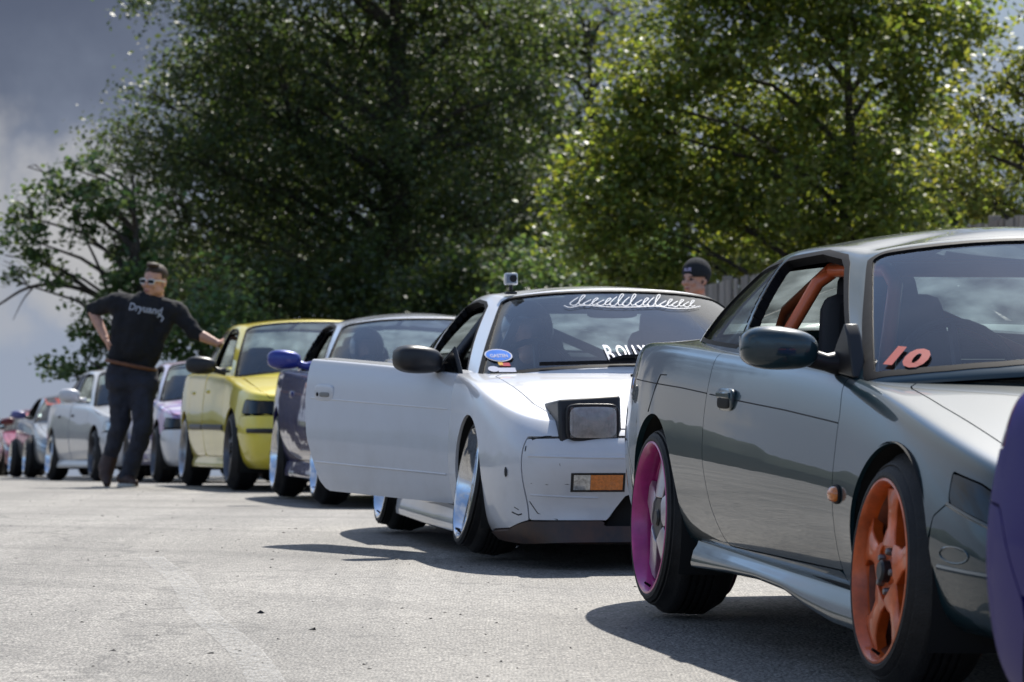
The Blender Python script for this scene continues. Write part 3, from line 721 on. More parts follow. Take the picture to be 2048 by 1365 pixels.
def cabin(root, sp, cagem=None, seatm=None, dash=True, seats=((1.28, .36), (1.28, -.36)), wheel_y=.36, rear=True, zs=.0, wide=.66):
    """dashboard, seats, steering wheel, rear shelf and (when given) a roll cage"""
    bz = smtab(sp['belt']); c0 = sp['gbase'][0]; hw = wide
    xb = sp['gbase'][-1][0]; b = MB(); zd = float(bz(.6)) - .03
    b.box((c0[0] + .46, 0, zd - .09), (.62, 2 * hw, .16)); b.box((c0[0] + .62, wheel_y, zd - .0), (.24, .34, .07), taper=(.7, .8))
    b.box(((c0[0] + xb) / 2 + .1, 0, .26), (xb - c0[0] - .3, 1.3, .04)); b.box((c0[0] + .28, 0, .45), (.05, 1.2, .5))
    b.build('dashboard', CABIN, root, bevel=.02)
    if rear:
        q = MB(); q.box((xb - .42, 0, float(bz(xb - .4)) - .07), (.65, 1.15, .05)); q.box((xb - .72, 0, .55), (.08, 1.2, .55)); q.build('rear_shelf', CABIN, root)
    for (sx, sy) in seats:
        s_ = MB(); z0 = zs
        s_.box((sx - .22, sy, .40 + z0), (.50, .48, .14)); 
        k = len(s_.v); s_.box((sx + .10, sy, .72 + z0), (.14, .50, .62), rot=Matrix.Rotation(R(14), 3, 'Y'), taper=(.8, .72))
        s_.box((sx + .205, sy, 1.02 + z0 * .6), (.11, .27, .17), rot=Matrix.Rotation(R(14), 3, 'Y'), taper=(.8, .85))
        s_.build('seat', seatm or CABIN, root, bevel=.04)
    w = MB(); 
    for i in range(25):
        pass
    c = Vector((c0[0] + .83, wheel_y, zd + .02)); Rm = Matrix.Rotation(R(-68), 3, 'Y')
    ring = [c + Rm @ Vector((.17 * math.cos(t), .17 * math.sin(t), 0)) for t in np.linspace(0, 2 * math.pi, 25)]
    w.tube(ring, .014, 8, cap=False); w.tube([ring[0], c, ring[12]], .014, 6); w.tube([c, ring[18]], .014, 6)
    w.build('steering_wheel', TRIM, root)
    if cagem:
        E = sp['gedge']; zt = E[5][2] - .045; xh = E[5][0] + .02; ye = E[5][1] - .05
        g = MB(); r = .021
        zb = .35; yb = sp['gbase'][5][1] - .10
        hoop = [(xh + .12, yb, zb), (xh + .10, yb, .80), (xh + .03, ye + .02, zt - .05), (xh + .01, ye - .05, zt), (xh + .01, -(ye - .05), zt), (xh + .03, -(ye + .02), zt - .05), (xh + .10, -yb, .80), (xh + .12, -yb, zb)]
        g.tube(hoop, r, 12)
        g.tube([(xh + .02, ye - .06, zt - .02), (xh + .11, -yb + .02, .62)], r, 12)          # diagonal
        for s_ in (1, -1):
            g.tube([(xh + .02, s_ * (ye - .02), zt - .01), (xh + .55, s_ * (ye - .03), .98), (xb - .55, s_ * .52, .72)], r, 12)   # back stays
            ax, ay, az = sp['gedge'][2]; bx, by, bz_ = sp['gbase'][2]
            g.tube([(xh, s_ * (ye - .02), zt - .012), (ax + .16, s_ * (ay - .03), az - .055), (ax + .05, s_ * (ay - .02), az - .10), (bx + .22, s_ * (by - .05), bz_ + .02), (bx + .20, s_ * (by - .03), .40)], r, 12)
        ax, ay, az = sp['gedge'][2]
        g.tube([(ax + .14, ay - .04, az - .055), (ax + .14, -(ay - .04), az - .055)], r, 12)
        g.build('roll_cage', cagem, root)
def cap_tube(name, parent, m, pts, r, n=10):
    b = MB(); b.tube(pts, r, n); return b.build(name, m, parent)
def decal(name, parent, G, V2, F, place2, axes, m, off=.003, mask=None, flip=False):
    """flat print laid on a body or glass surface; place2 maps 2D print coords to the two given axes"""
    P = []
    for q in V2:
        a = place2(q); p, n_ = G.at(a, axes, mask); P.append(p + n_ * off)
    me = bpy.data.meshes.new(name); me.from_pydata([tuple(p) for p in P], [], [tuple(reversed(f)) if flip else tuple(f) for f in F]); me.update()
    return link_mesh(name, me, parent, m)
def poly_field(poly, side=0, axes='XZ', cond=None):
    def f(c):
        v = sdpoly(c[axes], poly)
        if side: v = np.maximum(v, .15 - side * c['Y'])
        if cond is not None: v = np.maximum(v, cond(c))
        return v
    return f
def skirt(root, name, m, xs, top, bot, y, out=.035, side=1):
    """side skirt blade lofted along x; top/bot/y are tables"""
    V = []; F = []
    for x in xs:
        zt = float(tab(top, x)); zb = float(tab(bot, x)); yy = float(tab(y, x)); h = zt - zb
        for (o, z) in ((-.03, zt + .006), (.010, zt), (.014, zt - .012), (out * .75, zt - h * .35), (out, zt - h * .75), (out - .002, zb + .008), (out - .014, zb), (-.03, zb + .006)):
            V.append((x, side * (yy + o), z))
    k = 8
    for i in range(len(xs) - 1):
        for j in range(k):
            j2 = (j + 1) % k; F.append((i * k + j, i * k + j2, (i + 1) * k + j2, (i + 1) * k + j))
    F.append(tuple(range(k))); F.append(tuple((len(xs) - 1) * k + j for j in range(k)))
    b = MB(); b.add(V, F); return b.build(name, m, root, sharp=50, fixn=True)
QUEUE = 'drift cars queueing on the asphalt'
# ================================================================= 1. dark green coupe
greenp = paint('dark_green_paint', (0.003, 0.025, 0.034), metal=0.0, dirt=(.11, .105, .095), dirtamt=.10, rough=.35, coatr=.012, orange=.05)
orangem = mat('orange_wheel_paint', (0.66, 0.115, 0.018), .36, metal=.2, coat=.45, var=.42, vscale=13)
cageo = mat('orange_cage_paint', (0.85, 0.18, 0.06), .4, coat=.4, var=.1)
pinkm = mat('purple_pink_wheel_paint', (0.50, 0.032, 0.22), .30, metal=.2, coat=.6, var=.22, vscale=16)
lens_dark = mat('dark_lens', (0.004, 0.006, 0.008), .05, coat=0.0, spec=.4)
amber = mat('amber_lens', (0.75, 0.20, 0.02), .15, coat=1.0, var=.3, vscale=90)
redlens = mat('red_lens', (0.35, 0.01, 0.012), .12, coat=1.0)
clearl = mat('clear_lens', (0.55, 0.56, 0.56), .10, coat=1.0, metal=.5, var=.5, vscale=60)
sp = dict(S14); sp['belt'] = [(-.95, .50), (-.7, .555), (-.45, .615), (0, .712), (.4, .778), (.9, .812), (1.6, .835), (2.1, .852), (2.6, .868), (3.1, .872), (3.5, .85), (3.6, .83)]
S14 = sp
def s14_regions(pm, lens=lens_dark, bump=None, doorm=None):
    door = [(.47, .285), (.475, .60), (.49, .70), (.55, .80), (.56, .95), (1.88, .95), (1.865, .70), (1.84, .52), (1.78, .39), (1.70, .30), (1.66, .278)]
    lamp = [(-.385, .578), (-.52, .555), (-.66, .510), (-.86, .462), (-.86, .418), (-.66, .450), (-.53, .478), (-.40, .506)]
    bumper = [(-.20, -.1), (-.30, .30), (-.335, .47), (-.40, .505), (-.53, .478), (-.66, .450), (-.86, .418), (-1.3, .42), (-1.3, -.1)]
    hood = [(-.80, -.50), (-.80, .50), (-.66, .60), (-.45, .672), (0, .705), (.26, .712), (.335, .66), (.13, .38), (.05, 0), (.13, -.38), (.335, -.66), (.26, -.712), (0, -.705), (-.45, -.672), (-.66, -.60)]
    fend = [(-.66, .45), (-.45, .35), (-.1, .15), (.47, .15), (.475, .60), (.49, .70), (.55, .80), (.56, 1.2), (-.9, 1.2), (-.9, .50)]
    tail = [(3.12, .70), (3.7, .70), (3.7, .82), (3.16, .82)]
    rb = [(2.80, .10), (2.86, .45), (3.05, .60), (3.9, .62), (3.9, -.1), (2.8, -.1)]
    top = lambda c: 5.2 - c['T']
    notop = lambda c: (c['T'] - 7.9) * .1
    return [
        ('hood', poly_field(hood, 0, 'XY', lambda c: (5.6 - c['T']) * .05), pm, dict(rim=.012)),
        ('headlamp', poly_field(lamp, 1), lens, dict(rim=.012)), ('headlamp', poly_field(lamp, -1), lens, dict(rim=.012)),
        ('front_bumper', poly_field(bumper), bump or pm, dict(rim=.012)),
        ('door', poly_field(door, 1), doorm or pm, dict(rim=.012)), ('door', poly_field(door, -1), doorm or pm, dict(rim=.012)),
        ('front_fender', poly_field(fend, 1, cond=notop), pm, dict(rim=.012)), ('front_fender', poly_field(fend, -1, cond=notop), pm, dict(rim=.012)),
        ('tail_lamp', poly_field(tail, 1), redlens, dict(rim=.012)), ('tail_lamp', poly_field(tail, -1), redlens, dict(rim=.012)),
        ('rear_bumper', poly_field(rb), bump or pm, dict(rim=.012)),
    ]
S14WIN = [('door_window', [(.73, .855), (1.70, .885), (1.835, 1.105), (1.5, 1.118), (1.30, 1.10), (1.22, 1.075)], .02, 'open', .014),
          ('quarter_window', [(1.80, .885), (2.50, .905), (2.36, 1.02), (2.22, 1.085), (1.93, 1.108)], .012, SIDEGLASS, .012)]
car = place('green_coupe', 'dark green two door coupe with orange front wheels and pink rear wheels', QUEUE, .910, 8.57, .872, 10.8, 2.525)
G, H, P, B_ = build_body(car, S14, greenp, s14_regions(greenp), nu=230, nv=120, gap=.0022,
    sidewins=S14WIN, glassm=GLASSN, hnu=290, hnv=124)
cabin(car, S14, cagem=cageo, seats=((1.50, .36),))
dustm = mat('brake_dusted_orange', (0.17, 0.040, 0.016), .6, var=.6, vscale=22)
W_ = dict(rimm=orangem, spm=orangem, barrelm=dustm)
wheel(car, 0, .872, .318, Rt=.302, Rl=.2285, W=.235, depth=.020, kind='five', camber=R(4), **W_)
wheel(car, 0, -.872, .318, Rt=.302, Rl=.2285, W=.235, depth=.020, kind='five', camber=R(4), side=-1, **W_)
pw = mat('silver_pink_centre', (0.52, 0.47, 0.49), .35, metal=.5, coat=.4, var=.2, vscale=22)
wheel(car, 2.525, .872, .318, Rt=.305, Rl=.242, W=.255, depth=.042, kind='dish', rimm=pinkm, spm=pw, camber=R(2.5), stretch=.035, capm=TRIM)
wheel(car, 2.525, -.872, .318, Rt=.305, Rl=.242, W=.255, depth=.042, kind='dish', rimm=pinkm, spm=pw, camber=R(2.5), stretch=.035, side=-1)
hb = MB(); hb.lathe([(0.0005, -.030), (.062, -.030), (.072, -.038), (.072, -.06)], 40, axis='y'); ho = hb.build('wheel_boss', TRIM, car); ho.location = (2.525, .872, .318); ho.rotation_euler = (R(2.5), 0, 0)
skp = [(.30, .775), (2.15, .80)]
for s_ in (1, -1):
    skirt(car, 'side_skirt', greenp, np.linspace(.30, 2.05, 40), [(.3, .232), (1.2, .252), (2.1, .272)], [(.30, .135), (.55, .140), (.8, .165), (1.0, .195), (1.3, .205), (1.6, .200), (2.05, .185)], [(.30, .80), (1.0, .815), (2.1, .815)], side=s_)
# handle
hp, hn = G.at((1.615, .712), (0, 2), (G.V[:, 1] > .3)); hm = MB(); hm.ell((0, 0, 0), (.090, .012, .034), n=32, m=10, e1=.5, e2=.5); ho = hm.build('door_handle', greenp, car); ho.location = hp + hn * .002
hc = MB(); hc.ell((0, .008, -.010), (.074, .0065, .017), n=24, m=8, e1=.5, e2=.5); hco = hc.build('handle_recess', BLACK, ho)
hf = MB(); hf.box((0, .011, .013), (.15, .010, .020)); hfo = hf.build('handle_flap', greenp, ho, bevel=.006)
# side repeater
sp_, sn = G.at((.43, .488), (0, 2), (G.V[:, 1] > .3)); sm_ = MB(); sm_.ell((0, 0, 0), (.034, .019, .021), n=24, m=12, e1=.8, e2=.8); so = sm_.build('side_repeater', amber, car); so.location = sp_ + sn * .004
sb_ = MB(); sb_.ell((0, -.003, 0), (.044, .008, .026), n=24, m=8, e1=.8, e2=.8); so2 = sb_.build('repeater_base', BLACK, so)
# door mirror
mh = mirror_housing(car, .66, .950, .868, greenp, sx=.085, sy=.105, sz=.058, arm=.065)
mb = MB(); mb.prism([(.50, .79), (.74, .805), (.66, .88), (.585, .935), (.55, .90)], .752, .792, 'y'); mb.build('mirror_base', TRIM, car, bevel=.006)
mirror_housing(car, .66, .985, .893, greenp, sx=.085, sy=.122, sz=.064, arm=.10, side=-1)
# crease inlays
# fog lamp outline and bumper ridge
def surf_tube(name, parent, m, G, pts, axes, r, mask=None, off=0.0, close=False, n=6, step=.03):
    q = []
    pts = [np.array(p, float) for p in pts]
    if close: pts = pts + [pts[0]]
    for a, b in zip(pts[:-1], pts[1:]):
        k = max(1, int(np.linalg.norm(b - a) / step))
        for j in range(k): q.append(a + (b - a) * j / k)
    q.append(pts[-1]); P_ = []
    for p in q:
        v, nn = G.at(p, axes, mask); P_.append(v + nn * off)
    b = MB(); b.tube(P_, r, n); return b.build(name, m, parent)
pos = G.V[:, 1] > .25
for pts in ([(.49, .672), (1.0, .695), (1.555, .713)], [(1.675, .719), (1.83, .724)], [(1.87, .726), (2.2, .738), (2.9, .755)], [(2.42, .775), (2.50, .775), (2.535, .74), (2.60, .655)]):
    surf_tube('crease_line', car, BLACK, G, pts, (0, 2), .0022, pos, .0, step=.06, n=5)
surf_tube('bumper_ridge', car, greenp, G, [(-.37, .352), (-.62, .345), (-.80, .338)], (0, 2), .007, pos, 0)
surf_tube('fog_lamp_surround', car, greenp, G, [(-.46 - .075 * math.cos(t), .385 + .019 * math.sin(t)) for t in np.linspace(0, 6.28, 16)], (0, 2), .0028, pos, 0)
surf_tube('headlamp_trim', car, greenp, G, [(-.40, .503), (-.53, .474), (-.66, .446), (-.82, .42)], (0, 2), .006, pos, .001)
# number on the screen, wiper
numm = mat('orange_vinyl', (0.36, 0.030, 0.006), .45, coat=.2)
front = np.abs(H.U) < 2.3
V2, F2 = text_mesh('10', .058, offset=.05, space=1.0)
V2[:, 0] = V2[:, 0] * 1.1 + V2[:, 1] * 1.0; V2[:, 1] -= V2[:, 0] * .16
decal('number_sticker', car, H, V2, F2, lambda q: (.664 - q[0], .842 + q[1]), (1, 2), numm, .004, front, flip=True)
def wiper(car, H, ys, z0, mask, n=14, z1=None):
    z1 = z1 if z1 is not None else z0
    P_ = []
    for i in range(n + 1):
        t = i / n; v, nn = H.at((ys[0] + (ys[1] - ys[0]) * t, z0 + (z1 - z0) * t), (1, 2), mask); P_.append(v + nn * .018)
    b = MB(); b.tube(P_, .009, 6); k = [p + np.array((-.004, 0, .022)) for p in P_[int(n * .45):]]
    b.tube([P_[int(n * .4)] + np.array((0, 0, .012))] + k, [.006] + [.009] * len(k), 6)
    return b.build('wiper', BLACK, car)
wiper(car, H, (.10, -.50), .862, front, z1=.868)
wp, wn_ = H.at((.10, .868), (1, 2), front)
# ================================================================= 2. white pop-up coupe, driver's-side door open
whitep = paint('white_paint', (0.66, 0.67, 0.70), metal=.05, dirt=(.34, .31, .27), dirtamt=.30, rough=.45, coatr=.06)
sp = ONE80
door = [(.50, .205), (.50, .62), (.52, .70), (.55, .80), (.56, .95), (1.76, .95), (1.75, .62), (1.72, .46), (1.62, .26), (1.56, .215)]
bump = [(-.69, .13), (-.69, .505), (-1.2, .52), (-1.2, .13)]
lip = [(-.30, -.1), (-.30, .135), (-.56, .150), (-.69, .185), (-1.2, .19), (-1.2, -.1)]
hood = [(-.83, -.40), (-.83, .40), (-.70, .56), (-.42, .625), (0, .655), (.26, .665), (.34, .62), (.17, .36), (.09, 0), (.17, -.36), (.34, -.62), (.26, -.665), (0, -.655), (-.42, -.625), (-.70, -.56)]
fend = [(-.69, .135), (-.69, .51), (-1.0, .51), (-1.0, 1.2), (.56, 1.2), (.55, .80), (.52, .70), (.50, .62), (.50, .205), (.30, .10)]
notop = lambda c: (c['T'] - 7.9) * .1
lipm = mat('black_scraped_lip', (0.018, 0.018, 0.02), .45, var=.3, vscale=7, var2=(.10, .045, .025))
tl = [(3.1, .60), (3.7, .60), (3.7, .74), (3.15, .74)]
intake = [(.42, .165), (.33, .285), (-.33, .285), (-.42, .165)]
regs = [('front_intake', poly_field(intake, 0, 'YZ', lambda c: c['X'] + .5), WELL, dict(rim=.0, off=-.05)), ('hood', poly_field(hood, 0, 'XY', lambda c: (5.5 - c['T']) * .05), whitep, dict(rim=.012)),
        ('front_lip', poly_field(lip), lipm, dict(rim=.02, off=.012)),
        ('front_bumper', poly_field(bump), whitep, dict(rim=.012)),
        ('open_door', poly_field(door, 1), whitep, dict(rim=.045, rimmat=whitep, inner=CABIN)), ('door', poly_field(door, -1), whitep, dict(rim=.012)),
        ('front_fender', poly_field(fend, 1, cond=notop), whitep, dict(rim=.012)), ('front_fender', poly_field(fend, -1, cond=notop), whitep, dict(rim=.012)),
        ('tail_lamp', poly_field(tl, 1), redlens, dict(rim=.012)), ('tail_lamp', poly_field(tl, -1), redlens, dict(rim=.012))]
car = place('white_coupe', 'white coupe with raised rectangular headlamp, black front lip and open door', QUEUE, -.186, 14.08, .83, 9.8, 2.475)
G, H, P, B_ = build_body(car, sp, whitep, regs, nu=210, nv=110, gap=.0028,
    sidewins=[('door_window', [(.62, .70), (1.66, .70), (1.74, 1.055), (1.5, 1.068), (1.32, 1.055), (1.235, 1.035)], .015, 'open', .012),
              ('quarter_window', [(1.80, .835), (2.45, .855), (2.28, .95), (2.12, 1.02), (1.84, 1.055)], .012, SIDEGLASS, .012)], hnu=220, hnv=96)
cagew = mat('dark_cage_paint', (0.05, 0.055, 0.07), .4, coat=.3)
cabin(car, sp, cagem=cagew, seats=((1.32, .34), (1.32, -.34)), zs=-.07, wide=.60)
dr = P['open_door'][0]; me = dr.data; hx, hy = .50, .80
co = np.empty(len(me.vertices) * 3); me.vertices.foreach_get('co', co); co = co.reshape(-1, 3); co -= (hx, hy, 0); me.vertices.foreach_set('co', co.ravel()); me.update()
dr.location = (hx, hy, 0); dr.rotation_euler = (R(0.6), R(-1.0), R(23)); tag(dr, 'white door swung open with black mirror and flush handle')
seal_ = MB(); seal_.tube([(.06, -.055, .725), (.5, -.035, .75), (1.22, -.035, .768)], .010, 8); seal_.build('window_seal', TRIM, dr)
def on_door(x, z, off=0.0):
    v, n_ = G.at((x, z), (0, 2), G.V[:, 1] > .3); return (v - np.array((hx, hy, 0)) + n_ * off), n_
hp, hn = on_door(1.585, .655); ho = MB().ell((0, 0, 0), (.085, .007, .037), n=30, m=8, e1=.5, e2=.6).build('door_handle', whitep, dr); ho.location = hp
MB().ell((-.012, .006, -.008), (.045, .004, .011), n=24, m=8, e1=.5, e2=.5).build('handle_recess', mat('grey_recess', (.22, .22, .21), .5), ho)
MB().lathe([(.0005, .009), (.009, .009), (.009, .0)], 14, c=(.050, 0, -.008)).build('lock_cylinder', BLACK, ho)
surf = lambda nm, m, pts, r, off: MB().tube([on_door(x, z, off)[0] for x, z in pts], r, 6).build(nm, m, dr)
surf('crease_line', whitep, [(x, .63 - .02 * (1.7 - x)) for x in np.linspace(.55, 1.70, 14)], .004, -.001)
surf('crease_line', whitep, [(x, .345 - .012 * (1.7 - x)) for x in np.linspace(.54, 1.64, 14)], .005, -.001)
mo = mirror_housing(dr, .19, .085, .815, TRIM, sx=.085, sy=.105, sz=.060, arm=.05)
MB().prism([(.03, .725), (.26, .752), (.10, .86)], -.058, -.036, 'y').build('quarter_light', lens_dark, dr, bevel=.004)
MB().tube([(.03, -.045, .73), (.10, -.045, .865), (.27, -.045, .752)], .008, 6).build('quarter_light_frame', TRIM, dr)
dk = MB(); dk.box((.62, -.075, .50), (.95, .02, .40)); dk.build('door_card', CABIN, dr, bevel=.02)
# wheels
kw = dict(Rt=.278, Rl=.2285, W=.25, depth=.075, kind='mesh', nsp=12, rimm=CHROME, spm=SILVER, stretch=.045)
for s_ in (1, -1):
    wheel(car, 0, s_ * .832, .314, camber=R(9.5), side=s_, **kw)
    wheel(car, 2.475, s_ * .845, .300, camber=R(6), side=s_, **kw)
    skirt(car, 'side_skirt', whitep, np.linspace(.34, 2.14, 24), [(.3, .20), (2.2, .215)], [(.30, .085), (1.2, .09), (2.2, .10)], [(.30, .775), (1.0, .79), (2.2, .795)], out=.03, side=s_)
# pop-up lamps
bucket = mat('dark_bucket', (0.02, 0.02, 0.023), .5, var=.3, vscale=25)
for s_ in (1, -1):
    b = MB(); y0, y1 = .340 * s_, .588 * s_
    ya, yb = min(y0, y1), max(y0, y1)
    V = [(-.775, ya, .478), (-.775, yb, .478), (-.745, yb, .655), (-.745, ya, .672), (-.36, ya, .60), (-.36, yb, .56), (-.36, ya, .66), (-.36, yb, .635)]
    b.add(V, [(0, 3, 2, 1), (0, 1, 5, 4), (3, 6, 7, 2), (4, 5, 7, 6), (0, 4, 6, 3), (1, 2, 7, 5)])
    bo = b.build('popup_headlamp', bucket, car, bevel=.012, fixn=True, sharp=30)
    fr = MB(); cy_, cz_ = .458 * s_, .567
    sup = lambda w, h, e: [(cy_ + w * math.copysign(abs(math.cos(t)) ** e, math.cos(t)), cz_ + h * math.copysign(abs(math.sin(t)) ** e, math.sin(t))) for t in np.linspace(0, 2 * math.pi, 41)[:-1]]
    fr.prism(sup(.106, .073, .38), -.790, -.745, 'x'); fr.build('lamp_bezel', TRIM, bo, bevel=.004, fixn=True)
    rf = MB(); rf.prism(sup(.092, .060, .38), -.792, -.7905, 'x'); rf.build('lamp_reflector', mat('lamp_chrome', (.85, .84, .84), .45, metal=.5, var=.3, vscale=40), bo, smooth=False, fixn=True)
    gl = MB(); N_ = 30; V = []; F = []
    for i in range(N_ + 1):
        for j in range(13):
            u, v = -1 + 2 * i / N_, -1 + 2 * j / 12
            V.append((-.797 - .012 * (1 - u * u) * (1 - v * v) - .0018 * (i % 2), cy_ + .091 * u, cz_ + .059 * v))
    for i in range(N_):
        for j in range(12): F.append((i * 13 + j, i * 13 + j + 1, (i + 1) * 13 + j + 1, (i + 1) * 13 + j))
    gl.add(V, F).build('lamp_lens', glass('ribbed_lens_glass', (.90, .88, .88), .12), bo, smooth=False)
# indicators in the bumper
fm = G.V[:, 0] < -.5
def bumper_rect(nm, m, ya, yb, za, zb, off, parent, kx=8, kz=4, mask=None):
    V = []; F = []
    for i in range(kx + 1):
        for j in range(kz + 1):
            p = (ya + (yb - ya) * i / kx, za + (zb - za) * j / kz); v, n_ = G.at(p, (1, 2), mask); V.append(v + np.array((-off, 0, 0)))
    for i in range(kx):
        for j in range(kz): F.append((i * (kz + 1) + j, i * (kz + 1) + j + 1, (i + 1) * (kz + 1) + j + 1, (i + 1) * (kz + 1) + j))
    return MB().add(V, F).build(nm, m, parent)
for s_ in (1, -1):
    fr_ = bumper_rect('front_indicator', TRIM, s_ * .548, s_ * .340, .298, .372, .002, car, mask=fm)
    for nm, m, a, b in (('clear_lens', clearl, .538, .475), ('amber_lens', amber, .474, .350)):
        bumper_rect(nm, m, s_ * a, s_ * b, .306, .364, .007, fr_, mask=fm)
pos = (G.V[:, 1] > .2) & (G.V[:, 0] < .3)
sc_m = mat('scratch_black', (0.02, 0.02, 0.02), .8)
hv, hn_ = G.at((-.585, .372), (0, 2), pos); q = MB(); q.ell((0, 0, 0), (.019, .004, .020), n=14, m=6); qo = q.build('missing_repeater_hole', sc_m, car); qo.location = hv
for k, (pts, r) in enumerate((([(-.71, .50), (-.735, .512), (-.80, .512)], .0035), ([(-.72, .33), (-.76, .326), (-.82, .33)], .0015), ([(-.60, .215), (-.64, .205), (-.66, .21)], .003), ([(-.62, .235), (-.645, .225)], .002), ([(-.70, .26), (-.72, .215), (-.76, .19)], .0022), ([(-.79, .44), (-.795, .40)], .0015), ([(-.70, .475), (-.702, .455)], .003))):
    surf_tube('scratch', car, sc_m, G, pts, (0, 2), r, pos, -.0005, n=5)
surf_tube('bumper_crease', car, whitep, G, [(.70, .437), (.5, .432), (.2, .43)], (1, 2), .006, (G.V[:, 0] < -.5), -.002, n=8)
surf_tube('bumper_crease', car, whitep, G, [(.69, .285), (.55, .278), (.44, .275)], (1, 2), .005, (G.V[:, 0] < -.5), -.002, n=8)
MB().ell((0, 0, 0), (.011, .011, .006), n=12, m=6).build('washer_jet', BLACK, car).location = (-.02, .14, float(smtab(sp['belt'])(-.02)) + .052)
# screen lettering, stickers, wiper
front = np.abs(H.U) < 2.3
vin = mat('white_vinyl', (0.56, 0.57, 0.66), .5)
V2, F2 = text_mesh('OLLY', .056, offset=.018, space=1.12); V3, F3 = text_mesh('B', .070, offset=.012)
w2 = V2[:, 0].max() - V2[:, 0].min()
V3[:, 0] *= .62; V2[:, 0] *= .66; V3[:, 0] += -.020 - V2[:, 0].max() - V3[:, 0].max() + .004
decal('sunstrip_name', car, H, np.concatenate([V2, V3 - np.array((0, .006))]), F2 + [tuple(i + len(V2) for i in f) for f in F3], lambda q: (.085 - q[0], .846 + q[1]), (1, 2), vin, .004, front, flip=True)
def strokes(pl, r):
    """script lettering drawn as pen strokes: (V,F) ribbons in 2D"""
    V = []; F = []
    for pts in pl:
        P_ = np.array(pts, float); T = np.gradient(P_, axis=0); T /= np.maximum(np.linalg.norm(T, axis=1, keepdims=True), 1e-9); Nn = np.stack([-T[:, 1], T[:, 0]], 1)
        o = len(V)
        for p, n_ in zip(P_, Nn): V += [p - n_ * r, p + n_ * r]
        for i in range(len(P_) - 1): F.append((o + 2 * i, o + 2 * i + 2, o + 2 * i + 3, o + 2 * i + 1))
    return np.array(V), F
def smooth_path(pts, n=8):
    pts = np.array(pts, float); P_ = np.concatenate([[2 * pts[0] - pts[1]], pts, [2 * pts[-1] - pts[-2]]]); out = []
    for i in range(1, len(P_) - 2):
        for t in np.arange(0, 1, 1 / n):
            a, b, c, d = P_[i - 1:i + 3]; out.append(.5 * ((2 * b) + (-a + c) * t + (2 * a - 5 * b + 4 * c - d) * t * t + (-a + 3 * b - 3 * c + d) * t ** 3))
    out.append(pts[-1]); return np.array(out)
# a slanting outlined script band along the top of the screen
fv = mat('faded_vinyl', (.34, .38, .46), .5); fv.node_tree.nodes['Principled BSDF'].inputs['Alpha'].default_value = .62
low = []; x = -.30; loops = []
hts = [.052, .036, .036, .060, .060, .040, .060, .036, .036, .034]
for i, h in enumerate(hts):
    loops.append(smooth_path([(x + .030, h * .8), (x + .010, h * .45), (x - .004, .004), (x + .018, -.004), (x + .044, h * .5), (x + .062, h), (x + .050, h * 1.02), (x + .036, h * .4), (x + .040, 0.0), (x + .062, .006)])); x += .060
base = smooth_path([(-.33, -.006), (-.30, -.016), (-.24, -.004), (-.12, -.012), (0, -.010), (.10, -.004), (.17, -.014), (.26, -.012), (.33, .002)])
Vs, Fs = strokes(loops + [base], .0021)
Vs[:, 0] += Vs[:, 1] * .5
decal('screen_script', car, H, Vs, Fs, lambda q: (-.040 - q[0] * .93, 1.052 + q[1] * .80 - 0.010 * q[0]), (1, 2), mat('faded_vinyl', (.30, .34, .42), .5), .004, front, flip=True)
def ell2(cx, cy2, a, b, n=28): return np.array([(cx + a * math.cos(t), cy2 + b * math.sin(t)) for t in np.linspace(0, 2 * math.pi, n + 1)[:-1]])
def fan(P_): return np.concatenate([P_, [P_.mean(0)]]), [(i, (i + 1) % len(P_), len(P_)) for i in range(len(P_))]
bluev = mat('blue_vinyl', (0.05, 0.20, 0.70), .4); redv = mat('red_vinyl', (.50, .05, .06), .45); yelv = mat('yellow_vinyl', (.75, .42, .05), .45)
at = lambda cy3, cz3: (lambda q: (cy3 - q[0], cz3 + q[1]))
Vf, Ff = fan(ell2(0, 0, .049, .027)); so = decal('oval_sticker', car, H, Vf, Ff, at(.607, .833), (1, 2), vin, .0035, front, flip=True)
Vf, Ff = fan(ell2(0, 0, .044, .0225)); decal('oval_field', so, H, Vf, Ff, at(.607, .833), (1, 2), bluev, .0048, front, flip=True)
V2, F2 = text_mesh('GASTEN', .015, offset=.02); V2[:, 0] *= .84; decal('sticker_lettering', so, H, V2, F2, at(.607, .829), (1, 2), vin, .006, front, flip=True)
Vr = np.array([(-.018, -.007), (.020, -.007), (.020, .007), (-.018, .007)]); decal('red_sticker', car, H, Vr, [(0, 1, 2, 3)], at(.600, .794), (1, 2), redv, .0035, front, flip=True)
Vr = np.array([(-.012, -.006), (.004, -.006), (.004, .006), (-.012, .006)]); decal('yellow_sticker', car, H, Vr, [(0, 1, 2, 3)], at(.609, .796), (1, 2), yelv, .0048, front, flip=True)
Vf, Ff = fan(ell2(0, 0, .020, .012)); decal('round_sticker', car, H, Vf, Ff, at(.645, .775), (1, 2), vin, .0035, front, flip=True)
Vr = np.array([(-.03, -.010), (.034, -.010), (.034, .008), (-.03, .008)]); decal('white_sticker', car, H, Vr, [(0, 1, 2, 3)], at(.600, .772), (1, 2), vin, .0035, front, flip=True)
wiper(car, H, (.47, -.30), .783, front, z1=.802)
wiper(car, H, (.20, -.50), .797, front, z1=.806)
rv = MB(); rv.ell((0, 0, 0), (.022, .115, .028), n=24, m=8, e1=.5, e2=.5); ro = rv.build('rear_view_mirror', TRIM, car); ro.location = (1.0, .02, 1.03)
